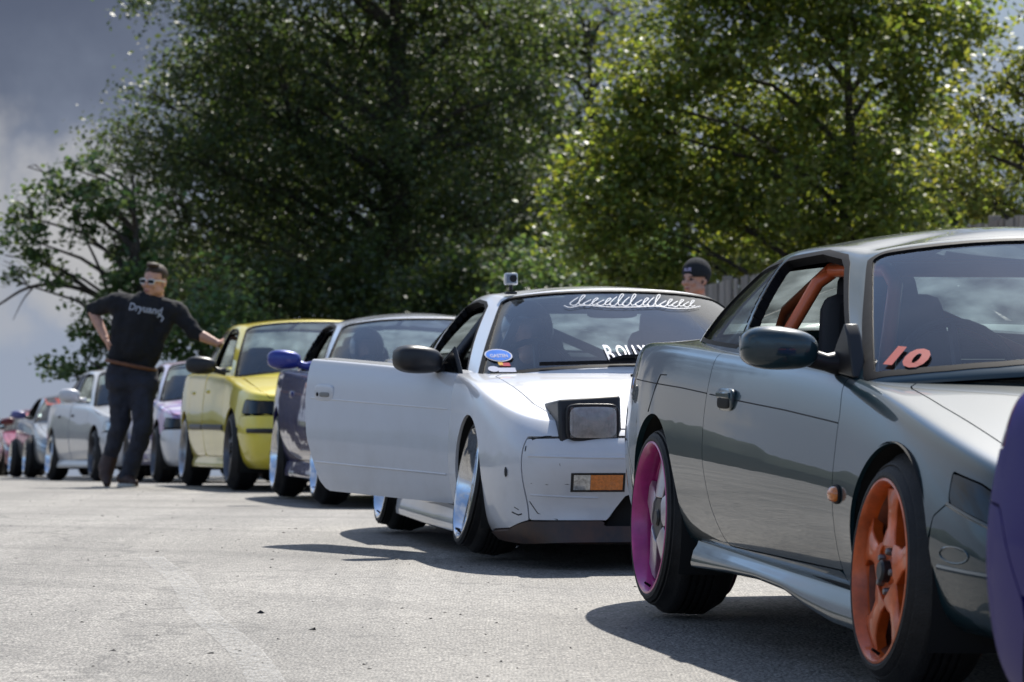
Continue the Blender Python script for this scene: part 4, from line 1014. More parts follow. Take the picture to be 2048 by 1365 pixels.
# seated driver: dark helmet and shoulders behind the glass
skin = mat('skin', (0.58, 0.32, 0.23), .5, var=.15, vscale=20)
def driver(name, label, carroot, loc, helm, suit, visor=True, face=True, grp='drivers sitting in the queueing cars', turn=0.0):
    M = carroot.matrix_basis
    o = empty(name, M @ Vector(loc)); o.rotation_euler = (0, 0, carroot.rotation_euler.z + turn)
    tag(o, label, 'person', grp)
    b = MB(); b.capsule((0, -.17, -.28), (0, .17, -.28), .085, .085); b.capsule((.03, 0, -.28), (.08, 0, -.62), .17, .15); b.capsule((0, 0, -.24), (0, 0, -.08), .06, .055)
    for s_ in (1, -1): b.capsule((0, s_ * .20, -.29), (-.10, s_ * .24, -.50), .058, .05); b.capsule((-.10, s_ * .24, -.50), (-.36, s_ * .14, -.38), .048, .04)
    bo = b.build('torso', suit, o); remesh(bo, .018, 6)
    h = MB(); h.ell((0, 0, .02), (.098, .078, .118)); h.ell((-.088, 0, .0), (.022, .016, .022)); h.ell((-.055, 0, -.075), (.045, .05, .04)); ho = h.build('head', skin, o); remesh(ho, .010, 3)
    if helm:
        q = MB(); V0 = len(q.v); q.ell((.012, 0, .035), (.135, .118, .138), n=28, m=16)
        keep = []
        for f in q.f:
            c = sum((Vector(q.v[i]) for i in f), Vector()) / len(f)
            if not (c.x < -.055 and abs(c.y) < .085 and -.075 < c.z < .075): keep.append(f)
        q.f = keep; q.build('helmet', helm, o)
    return o
hblack = mat('black_helmet', (0.02, 0.02, 0.025), .25, coat=.8); suitb = mat('dark_suit', (0.03, 0.03, 0.035), .8)
driver('person', 'driver in dark helmet behind the windscreen of the white coupe', car, (1.22, .36, .915), hblack, suitb)
# roof camera
cm = empty('action_camera', car.matrix_basis @ Vector((1.22, .435, 1.112))); cm.rotation_euler = (0, 0, car.rotation_euler.z); tag(cm, 'small boxy action camera on a stand on the white roof', 'camera')
casem = mat('clear_case', (.50, .53, .55), .12, coat=1.0, var=.3, vscale=60)
MB().box((0, 0, .068), (.045, .058, .054)).build('housing', casem, cm, bevel=.007); MB().lathe([(.0005, -.030), (.014, -.030), (.017, -.024), (.017, -.02)], 20, axis='x', c=(0, -.008, .070)).build('lens', lens_dark, cm)
MB().box((-.0235, .0, .068), (.002, .044, .036)).build('display', mat('grey_blue_face', (.16, .20, .27), .2, coat=.8), cm)
MB().box((0, 0, .030), (.018, .016, .03)).box((.0, 0, .006), (.05, .05, .012)).build('mount', TRIM, cm, bevel=.003)

# ================================================================= generic queue cars
def sedan_regions(pm, bump, lamp_m, strip=None, wb=2.83, sz=1.0, sx=1.0, lampz=(.60, .715), lampx=-.40):
    q = lambda L: [(x * sx, z * sz) for x, z in L]
    d1 = q([(.48, .27), (.48, .60), (.50, .80), (.60, .93), (.62, 1.05), (1.58, 1.05), (1.57, .60), (1.55, .27)])
    d2 = q([(1.58, .27), (1.60, .60), (1.61, 1.05), (2.62, 1.05), (2.52, .78), (2.40, .52), (2.36, .27)])
    a, b = lampz; lamp = q([(lampx, a + .005), (lampx - .02, b), (-.62, b - .012), (-1.0, b - .035), (-1.0, a), (-.6, a)])
    bmp = q([(-.27, -.1), (-.31, .42), (-.36, .565), (lampx - .01, a - .012), (-1.2, a - .012), (-1.2, -.1)])
    hood = q([(-.86, -.60), (-.86, .60)]) + [(x * sx, y) for x, y in ((-.55, .72), (0, .735), (.30, .735), (.42, .68), (.22, .38), (.14, 0), (.22, -.38), (.42, -.68), (.30, -.735), (0, -.735), (-.55, -.72))]
    fend = q([(-1.0, .58), (-.3, .3), (.48, .15), (.48, .60), (.50, .80), (.60, .93), (.62, 1.3), (-1.0, 1.3)])
    tail = q([(3.5, .68), (4.1, .68), (4.1, .86), (3.55, .86)])
    rb = q([(3.15, .1), (3.2, .45), (3.4, .60), (4.1, .62), (4.1, -.1)])
    nt_ = lambda c: (c['T'] - 7.0) * .1
    R_ = [('hood', poly_field(hood, 0, 'XY', lambda c: (5.6 - c['T']) * .05), pm, dict(rim=.012)),
          ('headlamp', poly_field(lamp, 1), lamp_m, dict(rim=.012)), ('headlamp', poly_field(lamp, -1), lamp_m, dict(rim=.012)),
          ('front_bumper', poly_field(bmp), bump, dict(rim=.012))]
    for s_ in (1, -1):
        R_ += [('front_door', poly_field(d1, s_), pm, dict(rim=.012)), ('rear_door', poly_field(d2, s_), pm, dict(rim=.012)), ('front_fender', poly_field(fend, s_, cond=nt_), pm, dict(rim=.012)), ('tail_lamp', poly_field(tail, s_), redlens, dict(rim=.012))]
    R_.append(('rear_bumper', poly_field(rb), bump, dict(rim=.012)))
    return R_
def sedan_wins(sx=1.0, sz=1.0):
    q = lambda L: [(x * sx, z * sz) for x, z in L]
    return [('front_door_window', q([(.84, .975), (1.60, 1.0), (1.66, 1.30), (1.42, 1.295), (1.28, 1.26)]), .015, 'open', .014),
            ('rear_door_window', q([(1.74, 1.0), (2.50, 1.015), (2.45, 1.12), (2.26, 1.27), (1.76, 1.305)]), .012, SIDEGLASS, .014)]
def wheels4(car, sp, yf, yr, z, cam_f, cam_r, rimm, spm, Rt=.30, Rl=.2285, W=.235, depth=.05, kind='five', nsp=5, n=40, rear=None, stretch=.035):
    rr = rear or {}
    for s_ in (1, -1):
        wheel(car, 0, s_ * yf, z, Rt, Rl, W, depth, kind, rimm, spm, camber=R(cam_f), side=s_, n=n, nsp=nsp, stretch=stretch)
        a = dict(Rt=Rt, Rl=Rl, W=W, depth=depth, kind=kind, rimm=rimm, spm=spm, nsp=nsp); a.update(rr)
        wheel(car, sp['wb'], s_ * yr, z, camber=R(cam_r), side=s_, n=n, stretch=stretch, **a)

# 3. blue coupe
bluep = paint('blue_paint', (0.012, 0.014, 0.150), metal=.0, dirt=(.2, .18, .17), dirtamt=.06, rough=.3, coatr=.012, orange=.06)
bsp = scaled(S14, 1.0, .985, 1.045)
car = place('blue_coupe', 'dark blue coupe with bright blue mirror behind the open white door', QUEUE, -1.247, 21.9, .86, 9.8, 2.525)
s14w = [(a, [(x, z * 1.045) for x, z in b], c, d, e) for a, b, c, d, e in S14WIN]
G, H, P, B_ = build_body(car, bsp, bluep, s14_regions(bluep), nu=130, nv=70, gap=.003, sidewins=s14w, hnu=110, hnv=46, roofm=paint('pale_roof_tone', (.46, .48, .53), dirtamt=.1))  # roof and pillars coloured paler than the blue body
cabin(car, bsp, seats=((1.45, .36), (1.45, -.36)), zs=.03)
wheels4(car, bsp, .865, .865, .318, 3.5, 4, CHROME, SILVER, Rt=.302, Rl=.236, depth=.10, kind='five', rear=dict(depth=.06))
bmir = paint('bright_blue_paint', (0.015, 0.03, 0.26), metal=.2, dirtamt=.05)
for s_ in (1, -1):
    mirror_housing(car, .68, .985, .945, bmir, sx=.085, sy=.112, sz=.064, arm=.07, side=s_, armm=bmir)
    skirt(car, 'side_skirt', bluep, np.linspace(.34, 2.14, 24), [(.3, .25), (2.2, .27)], [(.30, .155), (1.2, .16), (2.2, .16)], [(.30, .79), (1.0, .80), (2.2, .80)], out=.03, side=s_)
hv, hn_ = G.at((1.62, .725), (0, 2), G.V[:, 1] > .3); MB().ell((0, 0, 0), (.055, .014, .025), n=20, m=8, e1=.6, e2=.6).build('door_handle', bluep, car).location = hv
driver('person', 'driver in open helmet seen through the windscreen of the blue coupe', car, (1.22, .37, 1.00), mat('grey_helmet', (.10, .11, .13), .3, coat=.7), suitb)

# 4. yellow saloon
yelp = paint('yellow_paint', (0.86, 0.70, 0.06), metal=.05, dirt=(.38, .33, .2), dirtamt=.30, rough=.35, coatr=.03, orange=.05)
car = place('yellow_saloon', 'bright yellow four door saloon with black mirrors and dark headlamps', QUEUE, -2.235, 27.2, .90, 12.6, 2.83)
ysp = SEDAN
G, H, P, B_ = build_body(car, ysp, yelp, sedan_regions(yelp, yelp, lens_dark), nu=130, nv=70, gap=.003, sidewins=sedan_wins(), hnu=110, hnv=46)
cabin(car, ysp, seats=((1.5, .38), (1.5, -.38)), zs=.12)
wheels4(car, ysp, .905, .905, .325, 3, 4, GUN, GUN, Rt=.318, Rl=.242, depth=.03, rear=dict(rimm=SILVER, spm=SILVER, depth=.09, kind='dish'))
greystrip = mat('dark_side_moulding', (.05, .05, .055), .5)
for s_ in (1, -1):
    mirror_housing(car, .72, 1.02, 1.005, TRIM, sx=.09, sy=.125, sz=.072, arm=.07, side=s_)
    mk = G.V[:, 1] * s_ > .3
    surf_tube('door_moulding', car, greystrip, G, [(.40, .50), (.9, .505), (1.53, .51)], (0, 2), .026, mk, -.008, n=8)
    surf_tube('door_moulding', car, greystrip, G, [(1.60, .51), (2.36, .515)], (0, 2), .026, mk, -.008, n=8)
    skirt(car, 'side_skirt', yelp, np.linspace(.36, 2.44, 20), [(.3, .26), (2.5, .27)], [(.30, .17), (2.5, .17)], [(.30, .83), (1.0, .845), (2.5, .845)], out=.03, side=s_)
    for x in (1.40, 2.30):
        hv, hn_ = G.at((x, .80), (0, 2), mk); MB().ell((0, 0, 0), (.075, .016, .016), n=20, m=8, e1=.6, e2=.6).build('door_handle', yelp, car).location = hv
    surf_tube('bumper_strip', car, TRIM, G, [(.83 * s_, .47), (.70 * s_, .468), (.42 * s_, .465), (.25 * s_, .465)], (1, 2), .022, (G.V[:, 0] < -.2), -.006, n=8)
    surf_tube('fog_lamp', car, BLACK, G, [(.62 * s_ + .045 * math.cos(t), .29 + .035 * math.sin(t)) for t in np.linspace(0, 6.28, 13)], (1, 2), .022, (G.V[:, 0] < -.2), 0, n=6)

# 5. white and lilac saloon
m = bpy.data.materials.new('lilac_camouflage'); m.use_nodes = True; t = m.node_tree; b = t.nodes['Principled BSDF']
c_ = t.nodes.new('ShaderNodeTexCoord'); v_ = t.nodes.new('ShaderNodeTexVoronoi'); v_.inputs['Scale'].default_value = 5.5; t.links.new(c_.outputs['Object'], v_.inputs['Vector'])
sx_ = t.nodes.new('ShaderNodeSeparateColor'); t.links.new(v_.outputs['Color'], sx_.inputs[0]); r_ = t.nodes.new('ShaderNodeValToRGB'); r_.color_ramp.interpolation = 'CONSTANT'
for i, (p_, c2) in enumerate(((0, (.55, .50, .66)), (.3, (.34, .25, .48)), (.5, (.66, .64, .72)), (.72, (.30, .34, .60)), (.86, (.50, .28, .45)))):
    e = r_.color_ramp.elements[i] if i < 2 else r_.color_ramp.elements.new(p_)
    e.position = p_; e.color = (*c2, 1)
t.links.new(sx_.outputs[0], r_.inputs[0]); t.links.new(r_.outputs[0], b.inputs['Base Color']); b.inputs['Coat Weight'].default_value = .8; b.inputs['Roughness'].default_value = .4
lilac = m
esp = scaled(SEDAN, .955, .94, .925)
car = place('lilac_saloon', 'white and lilac patchwork saloon between the standing man and the yellow saloon', QUEUE, -3.62, 34.9, .845, 12.5, esp['wb'])
whitep2 = paint('plain_white_paint', (.70, .70, .71), dirtamt=.2)
G, H, P, B_ = build_body(car, esp, lilac, sedan_regions(lilac, whitep2, lens_dark, sx=.955, sz=.925), nu=110, nv=60, gap=.004, sidewins=sedan_wins(.955, .925), hnu=90, hnv=40, roofm=paint('pale_pink_paint', (.62, .50, .58), dirtamt=.1))
cabin(car, esp, seats=((1.45, .36), (1.45, -.36)), zs=.06)
wheels4(car, esp, .85, .85, .31, 3, 4, GUN, SILVER, Rt=.30, depth=.05, n=32)
for s_ in (1, -1): mirror_housing(car, .68, .95, .93, TRIM, sx=.08, sy=.11, sz=.065, arm=.06, side=s_)
MB().ell((0, 0, 0), (.03, .022, .02), n=12, m=6).build('tow_eye_hole', BLACK, car).location = (-.775, .55, .33)

# 6. pearl white saloon behind the man
wsp = scaled(SEDAN, .965, .965, .96)
pearl = paint('pearl_white_paint', (.62, .62, .63), metal=.1, dirtamt=.15)
car = place('white_saloon', 'pearl white four door saloon with white mirror, partly behind the standing man', QUEUE, -4.79, 39.4, .865, 17.5, wsp['wb'])
G, H, P, B_ = build_body(car, wsp, pearl, sedan_regions(pearl, pearl, clearl, sx=.965, sz=.96), nu=110, nv=60, gap=.004, sidewins=sedan_wins(.965, .96), hnu=90, hnv=40)
cabin(car, wsp, seats=((1.45, .36), (1.45, -.36)), zs=.08)
wheels4(car, wsp, .875, .89, .315, 4, 7, GUN, GUN, Rt=.305, depth=.04, n=32, rear=dict(rimm=CHROME, spm=CHROME, depth=.10))
for s_ in (1, -1):
    mirror_housing(car, .68, 1.0, 1.0, pearl, sx=.09, sy=.125, sz=.08, arm=.06, side=s_, armm=pearl)
    skirt(car, 'side_skirt', pearl, np.linspace(.36, 2.34, 16), [(.3, .26), (2.5, .27)], [(.30, .16), (2.5, .16)], [(.30, .80), (2.5, .815)], out=.05, side=s_)
    for x in (1.36, 2.22):
        hv, hn_ = G.at((x, .775), (0, 2), G.V[:, 1] * s_ > .3); MB().ell((0, 0, 0), (.07, .016, .016), n=20, m=8, e1=.6, e2=.6).build('door_handle', TRIM, car).location = hv

# 7. silver coupe, 8. pink-red coupe, 9. dark red coupe, 10. distant grey coupe
def far_coupe(nm, label, pm, Xw, dw, ang, sy=.98, sz=1.0, mirm=TRIM, rimm=CHROME, ywheel=.87, lampm=None, depth=.06):
    s = scaled(S14, 1.0, sy, sz); c = place(nm, label, QUEUE, Xw, dw, ywheel, ang, 2.525)
    G, H, P, B_ = build_body(c, s, pm, s14_regions(pm, lens=lampm or clearl), nu=90, nv=50, gap=.004, sidewins=[(a, [(x, z * sz) for x, z in b], cc_, d, e) for a, b, cc_, d, e in S14WIN], hnu=80, hnv=36)
    cabin(c, s, seats=((1.45, .36), (1.45, -.36)), zs=.0)
    wheels4(c, s, ywheel, ywheel, .312, 4, 5, rimm, rimm, Rt=.30, depth=depth, n=28)
    for s_ in (1, -1): mirror_housing(c, .68, .97, .90 * sz, mirm, sx=.085, sy=.115, sz=.062, arm=.07, side=s_)
    return c, G, H
silverp = paint('silver_grey_paint', (.34, .35, .36), metal=.5, dirtamt=.15)
c7, G7, H7 = far_coupe('silver_coupe', 'silver grey coupe with wide chrome wheels behind the pearl white saloon', silverp, -7.14, 50.5, 13, ywheel=.95, mirm=paint('lilac_blue_paint', (.10, .10, .30), dirtamt=.05), sz=1.04)
Vr = np.array([(-.10, -.05), (.10, -.05), (.10, .05), (-.10, .05)]); decal('orange_sunstrip', c7, H7, Vr, [(0, 1, 2, 3)], lambda q: (.44 - q[0], 1.13 + q[1]), (1, 2), numm, .006, np.abs(H7.U) < 2.3, flip=True)
redp = paint('pink_red_paint', (.36, .035, .075), dirtamt=.2)
c8, G8, H8 = far_coupe('red_coupe', 'pinkish red coupe with red and blue screen strip at the queue end', redp, -9.0, 60.5, 10, mirm=redp, sz=1.0)
for k, mm in ((.28, redv), (.02, bluev)):
    decal('sunstrip', c8, H8, Vr * np.array((1.0, .45)), [(0, 1, 2, 3)], lambda q, k=k: (k - q[0], 1.10 + q[1]), (1, 2), mm, .006, np.abs(H8.U) < 2.3, flip=True)
dredp = paint('dark_red_paint', (.16, .012, .02), dirtamt=.15)
far_coupe('dark_red_coupe', 'dark red coupe mostly cut off at the far end of the queue', dredp, -10.0, 56.0, 12, mirm=dredp, rimm=GUN)
far_coupe('grey_coupe', 'small distant grey coupe beyond the pinkish red coupe', silverp, -11.1, 69.0, 11, mirm=TRIM, sz=1.0)

# 11. purple car close to the camera
purp = mat('deep_purple_paint', (0.011, 0.003, 0.135), .5, metal=.0, coat=.03, coatr=.08, spec=.12)
car = place('purple_coupe', 'deep purple coupe, rear corner closest to the camera', QUEUE, 1.408, 3.145, .866, 11, 2.525)
psp = scaled(S14, 1.0, 1.0, .93)
G, H, P, B_ = build_body(car, psp, purp, s14_regions(purp), nu=170, nv=90, gap=.003, sidewins=S14WIN, hnu=110, hnv=46)
cabin(car, S14)
wheels4(car, S14, .865, .865, .315, 2, 2, GUN, GUN, Rt=.302, n=48)
mirror_housing(car, .66, .95, .87, purp, arm=.06); mirror_housing(car, .66, .95, .87, purp, arm=.06, side=-1)
# ================================================================= ground
def ground_material():
    m = bpy.data.materials.new('old_pale_asphalt'); m.use_nodes = True; t = m.node_tree; b = t.nodes['Principled BSDF']
    N = lambda k, **kw: (lambda n: ([setattr(n, a, v) for a, v in kw.items()], n)[1])(t.nodes.new(k))
    L = t.links.new
    c = N('ShaderNodeTexCoord')
    v = N('ShaderNodeTexVoronoi'); v.inputs['Scale'].default_value = 95; L(c.outputs['Object'], v.inputs['Vector'])          # chippings, about 1 cm
    sc_ = N('ShaderNodeSeparateColor'); L(v.outputs['Color'], sc_.inputs[0])
    r = N('ShaderNodeValToRGB')
    for i, (p, col) in enumerate(((0, (.078, .073, .067)), (.10, (.19, .176, .157)), (.35, (.31, .290, .258)), (.75, (.405, .381, .338)), (1, (.51, .48, .428)))):
        e = r.color_ramp.elements[i] if i < 2 else r.color_ramp.elements.new(p)
        e.position = p; e.color = (*col, 1)
    L(sc_.outputs[0], r.inputs[0])
    gap = N('ShaderNodeMapRange'); gap.inputs[1].default_value = .25; gap.inputs[2].default_value = .62; gap.inputs[3].default_value = 1.0; gap.inputs[4].default_value = .50
    L(v.outputs['Distance'], gap.inputs[0])
    n1 = N('ShaderNodeTexNoise'); n1.inputs['Scale'].default_value = .55; n1.inputs['Detail'].default_value = 7; n1.inputs['Roughness'].default_value = .6; L(c.outputs['Object'], n1.inputs['Vector'])
    st = N('ShaderNodeMapRange'); st.inputs[1].default_value = .3; st.inputs[2].default_value = .7; st.inputs[3].default_value = .60; st.inputs[4].default_value = 1.08; L(n1.outputs['Fac'], st.inputs[0])
    # tyre tracks and dusty drifts drawn out along the lane
    mp = N('ShaderNodeMapping'); mp.inputs['Rotation'].default_value = (0, 0, R(-11)); mp.inputs['Scale'].default_value = (1.6, .10, 1); L(c.outputs['Object'], mp.inputs[0])
    n2 = N('ShaderNodeTexNoise'); n2.inputs['Scale'].default_value = 1.4; n2.inputs['Detail'].default_value = 5; n2.inputs['Distortion'].default_value = .8; L(mp.outputs[0], n2.inputs['Vector'])
    tk = N('ShaderNodeMapRange'); tk.inputs[1].default_value = .35; tk.inputs[2].default_value = .68; tk.inputs[3].default_value = .78; tk.inputs[4].default_value = 1.10; L(n2.outputs['Fac'], tk.inputs[0])
    m1 = N('ShaderNodeMath', operation='MULTIPLY'); L(gap.outputs[0], m1.inputs[0]); L(st.outputs[0], m1.inputs[1])
    m2 = N('ShaderNodeMath', operation='MULTIPLY'); L(m1.outputs[0], m2.inputs[0]); L(tk.outputs[0], m2.inputs[1])
    sv = N('ShaderNodeVectorMath', operation='SCALE'); L(r.outputs[0], sv.inputs[0]); L(m2.outputs[0], sv.inputs['Scale'])
    # crack lines
    ck = N('ShaderNodeTexVoronoi', feature='DISTANCE_TO_EDGE'); ck.inputs['Scale'].default_value = .22
    nd = N('ShaderNodeTexNoise'); nd.inputs['Scale'].default_value = 1.1; nd.inputs['Detail'].default_value = 6; L(c.outputs['Object'], nd.inputs['Vector'])
    ndm = N('ShaderNodeVectorMath', operation='MULTIPLY_ADD'); ndm.inputs[1].default_value = (1.6, 1.6, 0); L(nd.outputs['Color'], ndm.inputs[0]); L(c.outputs['Object'], ndm.inputs[2]); L(ndm.outputs[0], ck.inputs['Vector'])
    cm_ = N('ShaderNodeMapRange'); cm_.inputs[1].default_value = .0012; cm_.inputs[2].default_value = .004; cm_.inputs[3].default_value = .62; cm_.inputs[4].default_value = 1.0; L(ck.outputs['Distance'], cm_.inputs[0])
    s2 = N('ShaderNodeVectorMath', operation='SCALE'); L(sv.outputs[0], s2.inputs[0]); L(cm_.outputs[0], s2.inputs['Scale'])
    # oil drips and rubber smears
    od = N('ShaderNodeTexVoronoi'); od.inputs['Scale'].default_value = 1.35; od.inputs['Randomness'].default_value = 1.0; L(ndm.outputs[0], od.inputs['Vector'])
    om = N('ShaderNodeMapRange', interpolation_type='SMOOTHSTEP'); om.inputs[1].default_value = .03; om.inputs[2].default_value = .10; om.inputs[3].default_value = .55; om.inputs[4].default_value = 1.0; L(od.outputs['Distance'], om.inputs[0])
    wv_ = N('ShaderNodeTexWave', wave_type='RINGS', rings_direction='Z'); wv_.inputs['Scale'].default_value = .16; wv_.inputs['Distortion'].default_value = 1.2; wv_.inputs['Detail'].default_value = 3
    mpw = N('ShaderNodeMapping'); mpw.inputs['Location'].default_value = (9, -2, 0); L(c.outputs['Object'], mpw.inputs[0]); L(mpw.outputs[0], wv_.inputs['Vector'])
    wm = N('ShaderNodeMapRange', interpolation_type='SMOOTHSTEP'); wm.inputs[1].default_value = .90; wm.inputs[2].default_value = .99; wm.inputs[3].default_value = 1.0; wm.inputs[4].default_value = .80; L(wv_.outputs['Fac'], wm.inputs[0])
    ow = N('ShaderNodeMath', operation='MULTIPLY'); L(om.outputs[0], ow.inputs[0]); L(wm.outputs[0], ow.inputs[1])
    s3 = N('ShaderNodeVectorMath', operation='SCALE'); L(s2.outputs[0], s3.inputs[0]); L(ow.outputs[0], s3.inputs['Scale']); s2 = s3
    L(s2.outputs[0], b.inputs['Base Color']); b.inputs['Roughness'].default_value = .62; b.inputs['Specular IOR Level'].default_value = .45
    bp = N('ShaderNodeBump'); bp.inputs['Strength'].default_value = .9; bp.inputs['Distance'].default_value = .004; bp.invert = True
    L(v.outputs['Distance'], bp.inputs['Height']); L(bp.outputs[0], b.inputs['Normal'])
    return m
gm = ground_material()
xs = np.concatenate([np.linspace(-3000, -60, 30), np.linspace(-50, 50, 41), np.linspace(60, 3000, 30)]); ys = np.concatenate([np.linspace(-300, -42, 6), np.arange(-40, 100, 0.5), np.linspace(104, 4000, 50)])
XX, YY = np.meshgrid(xs, ys, indexing='ij'); ZZ = zg(YY)
idx = np.arange(XX.size).reshape(XX.shape)
me = mesh_np('ground', np.stack([XX, YY, ZZ], -1).reshape(-1, 3), np.stack([idx[:-1, :-1], idx[1:, :-1], idx[1:, 1:], idx[:-1, 1:]], -1).reshape(-1, 4))
me.polygons.foreach_set('use_smooth', [True] * len(me.polygons))
tag(link_mesh('ground', me, None, gm), kind='structure')
# worn traces of a painted line: a thin broken film
pm_ = bpy.data.materials.new('worn_line_paint'); pm_.use_nodes = True; t = pm_.node_tree; b = t.nodes['Principled BSDF']; b.inputs['Base Color'].default_value = (.62, .61, .58, 1); b.inputs['Roughness'].default_value = .7
c_ = t.nodes.new('ShaderNodeTexCoord'); n_ = t.nodes.new('ShaderNodeTexNoise'); n_.inputs['Scale'].default_value = 42; n_.inputs['Detail'].default_value = 8; n_.inputs['Roughness'].default_value = .75; t.links.new(c_.outputs['Object'], n_.inputs['Vector'])
r_ = t.nodes.new('ShaderNodeMapRange'); r_.inputs[1].default_value = .42; r_.inputs[2].default_value = .75; r_.inputs[3].default_value = 0; r_.inputs[4].default_value = .55; t.links.new(n_.outputs['Fac'], r_.inputs[0]); t.links.new(r_.outputs[0], b.inputs['Alpha'])
def film(name, pts, w):
    V = []; F = []
    for i, (x, y) in enumerate(pts):
        j = min(i + 1, len(pts) - 1); k = max(i - 1, 0); d = np.array(pts[j]) - np.array(pts[k]); d = d / np.linalg.norm(d); n__ = np.array((-d[1], d[0])) * w / 2
        for s_ in (1, -1): V.append((x + s_ * n__[0], y + s_ * n__[1], float(zg(y)) + .004))
    for i in range(len(pts) - 1): F.append((2 * i + 1, 2 * i + 3, 2 * i + 2, 2 * i))
    return MB().add(V, F).build(name, pm_, None, smooth=False)
tag(film('road_marking', [(-.646 - .159 * (y - 9.02) + .015 * math.sin(y * 2.1), y) for y in np.linspace(7.5, 14.2, 24)], .10), kind='structure')
# loose grit: small stones lying about
V = []; F = []
for i in range(420):
    d = 8.6 + 24 * rng.random() ** 1.4; X_ = (rng.uniform(-.16, .11)) * d; r_0 = rng.choice([.003, .005, .007, .010], p=[.55, .33, .10, .02]); z = float(zg(d))
    o = len(V); P_ = rng.normal(size=(6, 3)) * .25 + np.array([(1, 0, 0), (-1, 0, 0), (0, 1, 0), (0, -1, 0), (0, 0, .8), (0, 0, -.4)])
    V += [tuple(np.array((X_, d, z)) + p * r_0 * np.array((1.3, 1.0, .8))) for p in P_]
    F += [(o + a, o + b, o + c) for a, b, c in ((0, 2, 4), (2, 1, 4), (1, 3, 4), (3, 0, 4), (2, 0, 5), (1, 2, 5), (3, 1, 5), (0, 3, 5))]
tag(MB().add(V, F).build('gravel', mat('loose_stone', (.035, .032, .03), .8, var=.5, vscale=3), None, smooth=False), kind='stuff')

# ================================================================= fence of upright boards
def wood(name, col):
    return mat(name, col, .85, var=.35, vscale=6, bump=.4, bscale=40)
woods = [wood('weathered_board_%s' % k, c) for k, c in (('grey', (.27, .245, .215)), ('pale', (.33, .30, .265)), ('brown', (.22, .19, .165)))]
A = np.array((2.10, 38.3)); Bp = np.array((4.44, 30.0)); fd = (Bp - A) / np.linalg.norm(Bp - A); L_ = 16.5
fence = empty('board_fence', (A[0], A[1], float(zg(A[1])))); tag(fence, 'weathered grey fence of upright boards behind the cars on the right', 'fence')
ang = math.atan2(fd[1], fd[0]); bms = []
for k in range(3):
    q = MB(); w = .046; V = [(-w, -.011, 0), (w, -.011, 0), (w, .011, 0), (-w, .011, 0), (-w, -.011, 1.0), (w, -.011, 1.0), (w, .011, 1.0), (-w, .011, 1.0)]
    q.add(V, [(0, 1, 5, 4), (1, 2, 6, 5), (2, 3, 7, 6), (3, 0, 4, 7), (4, 5, 6, 7), (3, 2, 1, 0)])
    o = q.build('board', woods[k], fence, smooth=False); bms.append(o.data); o.hide_render = False; first = o
    bpy.data.objects.remove(o)
htop = lambda s: float(np.interp(s, [0, 8.6, 20], [2.19, 2.37, 2.55]))
def fpos(s, z=0.0): p = A + fd * s; return np.array((p[0] - A[0], p[1] - A[1], float(zg(p[1])) - float(zg(A[1])) + z))
nb = int(L_ / .112)
for i in range(nb):
    s = i * .112; o = link_mesh('board', bms[int(rng.integers(3))], fence); p = fpos(s); h = htop(s) + rng.uniform(-.012, .012)
    o.location = (p[0] + rng.uniform(-.004, .004), p[1], p[2] - .02); o.rotation_euler = (rng.uniform(-.008, .008), rng.uniform(-.01, .01), ang + rng.uniform(-.02, .02)); o.scale = (1, 1, h)
for zf in (.18, .55, .92):
    q = MB(); P_ = [fpos(s, htop(s) * zf) + np.array((-fd[1], fd[0], 0)) * .035 for s in np.linspace(0, L_, 12)]; q.tube(P_, .028, 4); q.build('rail', woods[2], fence, smooth=False)
for s in np.arange(.6, L_, 2.4):
    q = MB(); q.box((0, 0, htop(s) / 2), (.09, .09, htop(s) + .1)); o = q.build('post', woods[0], fence, smooth=False, bevel=.006); p = fpos(s) + np.array((-fd[1], fd[0], 0)) * .10; o.location = p; o.rotation_euler = (0, 0, ang)

# ================================================================= trees
def leaf_mat(name, col, trans, gloss=.48):
    m = bpy.data.materials.new(name); m.use_nodes = True; t = m.node_tree; t.nodes.clear(); L = t.links.new
    g = t.nodes.new('ShaderNodeNewGeometry'); h = t.nodes.new('ShaderNodeHueSaturation')
    rr = t.nodes.new('ShaderNodeMapRange'); rr.inputs[3].default_value = .55; rr.inputs[4].default_value = 1.45; L(g.outputs['Random Per Island'], rr.inputs[0]); L(rr.outputs[0], h.inputs['Value'])
    wn_ = t.nodes.new('ShaderNodeTexWhiteNoise'); wn_.noise_dimensions = '1D'; L(g.outputs['Random Per Island'], wn_.inputs['W'])
    r2 = t.nodes.new('ShaderNodeMapRange'); r2.inputs[3].default_value = .480; r2.inputs[4].default_value = .535; L(wn_.outputs['Value'], r2.inputs[0]); L(r2.outputs[0], h.inputs['Hue'])
    h.inputs['Color'].default_value = (*col, 1)
    d = t.nodes.new('ShaderNodeBsdfPrincipled'); d.inputs['Roughness'].default_value = gloss; d.inputs['Specular IOR Level'].default_value = .5; L(h.outputs[0], d.inputs['Base Color'])
    h2 = t.nodes.new('ShaderNodeHueSaturation'); h2.inputs['Color'].default_value = (*trans, 1); L(rr.outputs[0], h2.inputs['Value']); L(r2.outputs[0], h2.inputs['Hue'])
    tr = t.nodes.new('ShaderNodeBsdfTranslucent'); L(h2.outputs[0], tr.inputs[0])
    x = t.nodes.new('ShaderNodeMixShader'); x.inputs[0].default_value = .38; L(d.outputs[0], x.inputs[1]); L(tr.outputs[0], x.inputs[2])
    o = t.nodes.new('ShaderNodeOutputMaterial'); L(x.outputs[0], o.inputs[0]); return m
LEAF_DARK = leaf_mat('dark_leaf', (.050, .070, .029), (.15, .20, .034))
LEAF_LIME = leaf_mat('lime_leaf', (.082, .115, .028), (.37, .41, .045))
LEAF_OLIVE = leaf_mat('olive_leaf', (.105, .125, .028), (.42, .43, .05))
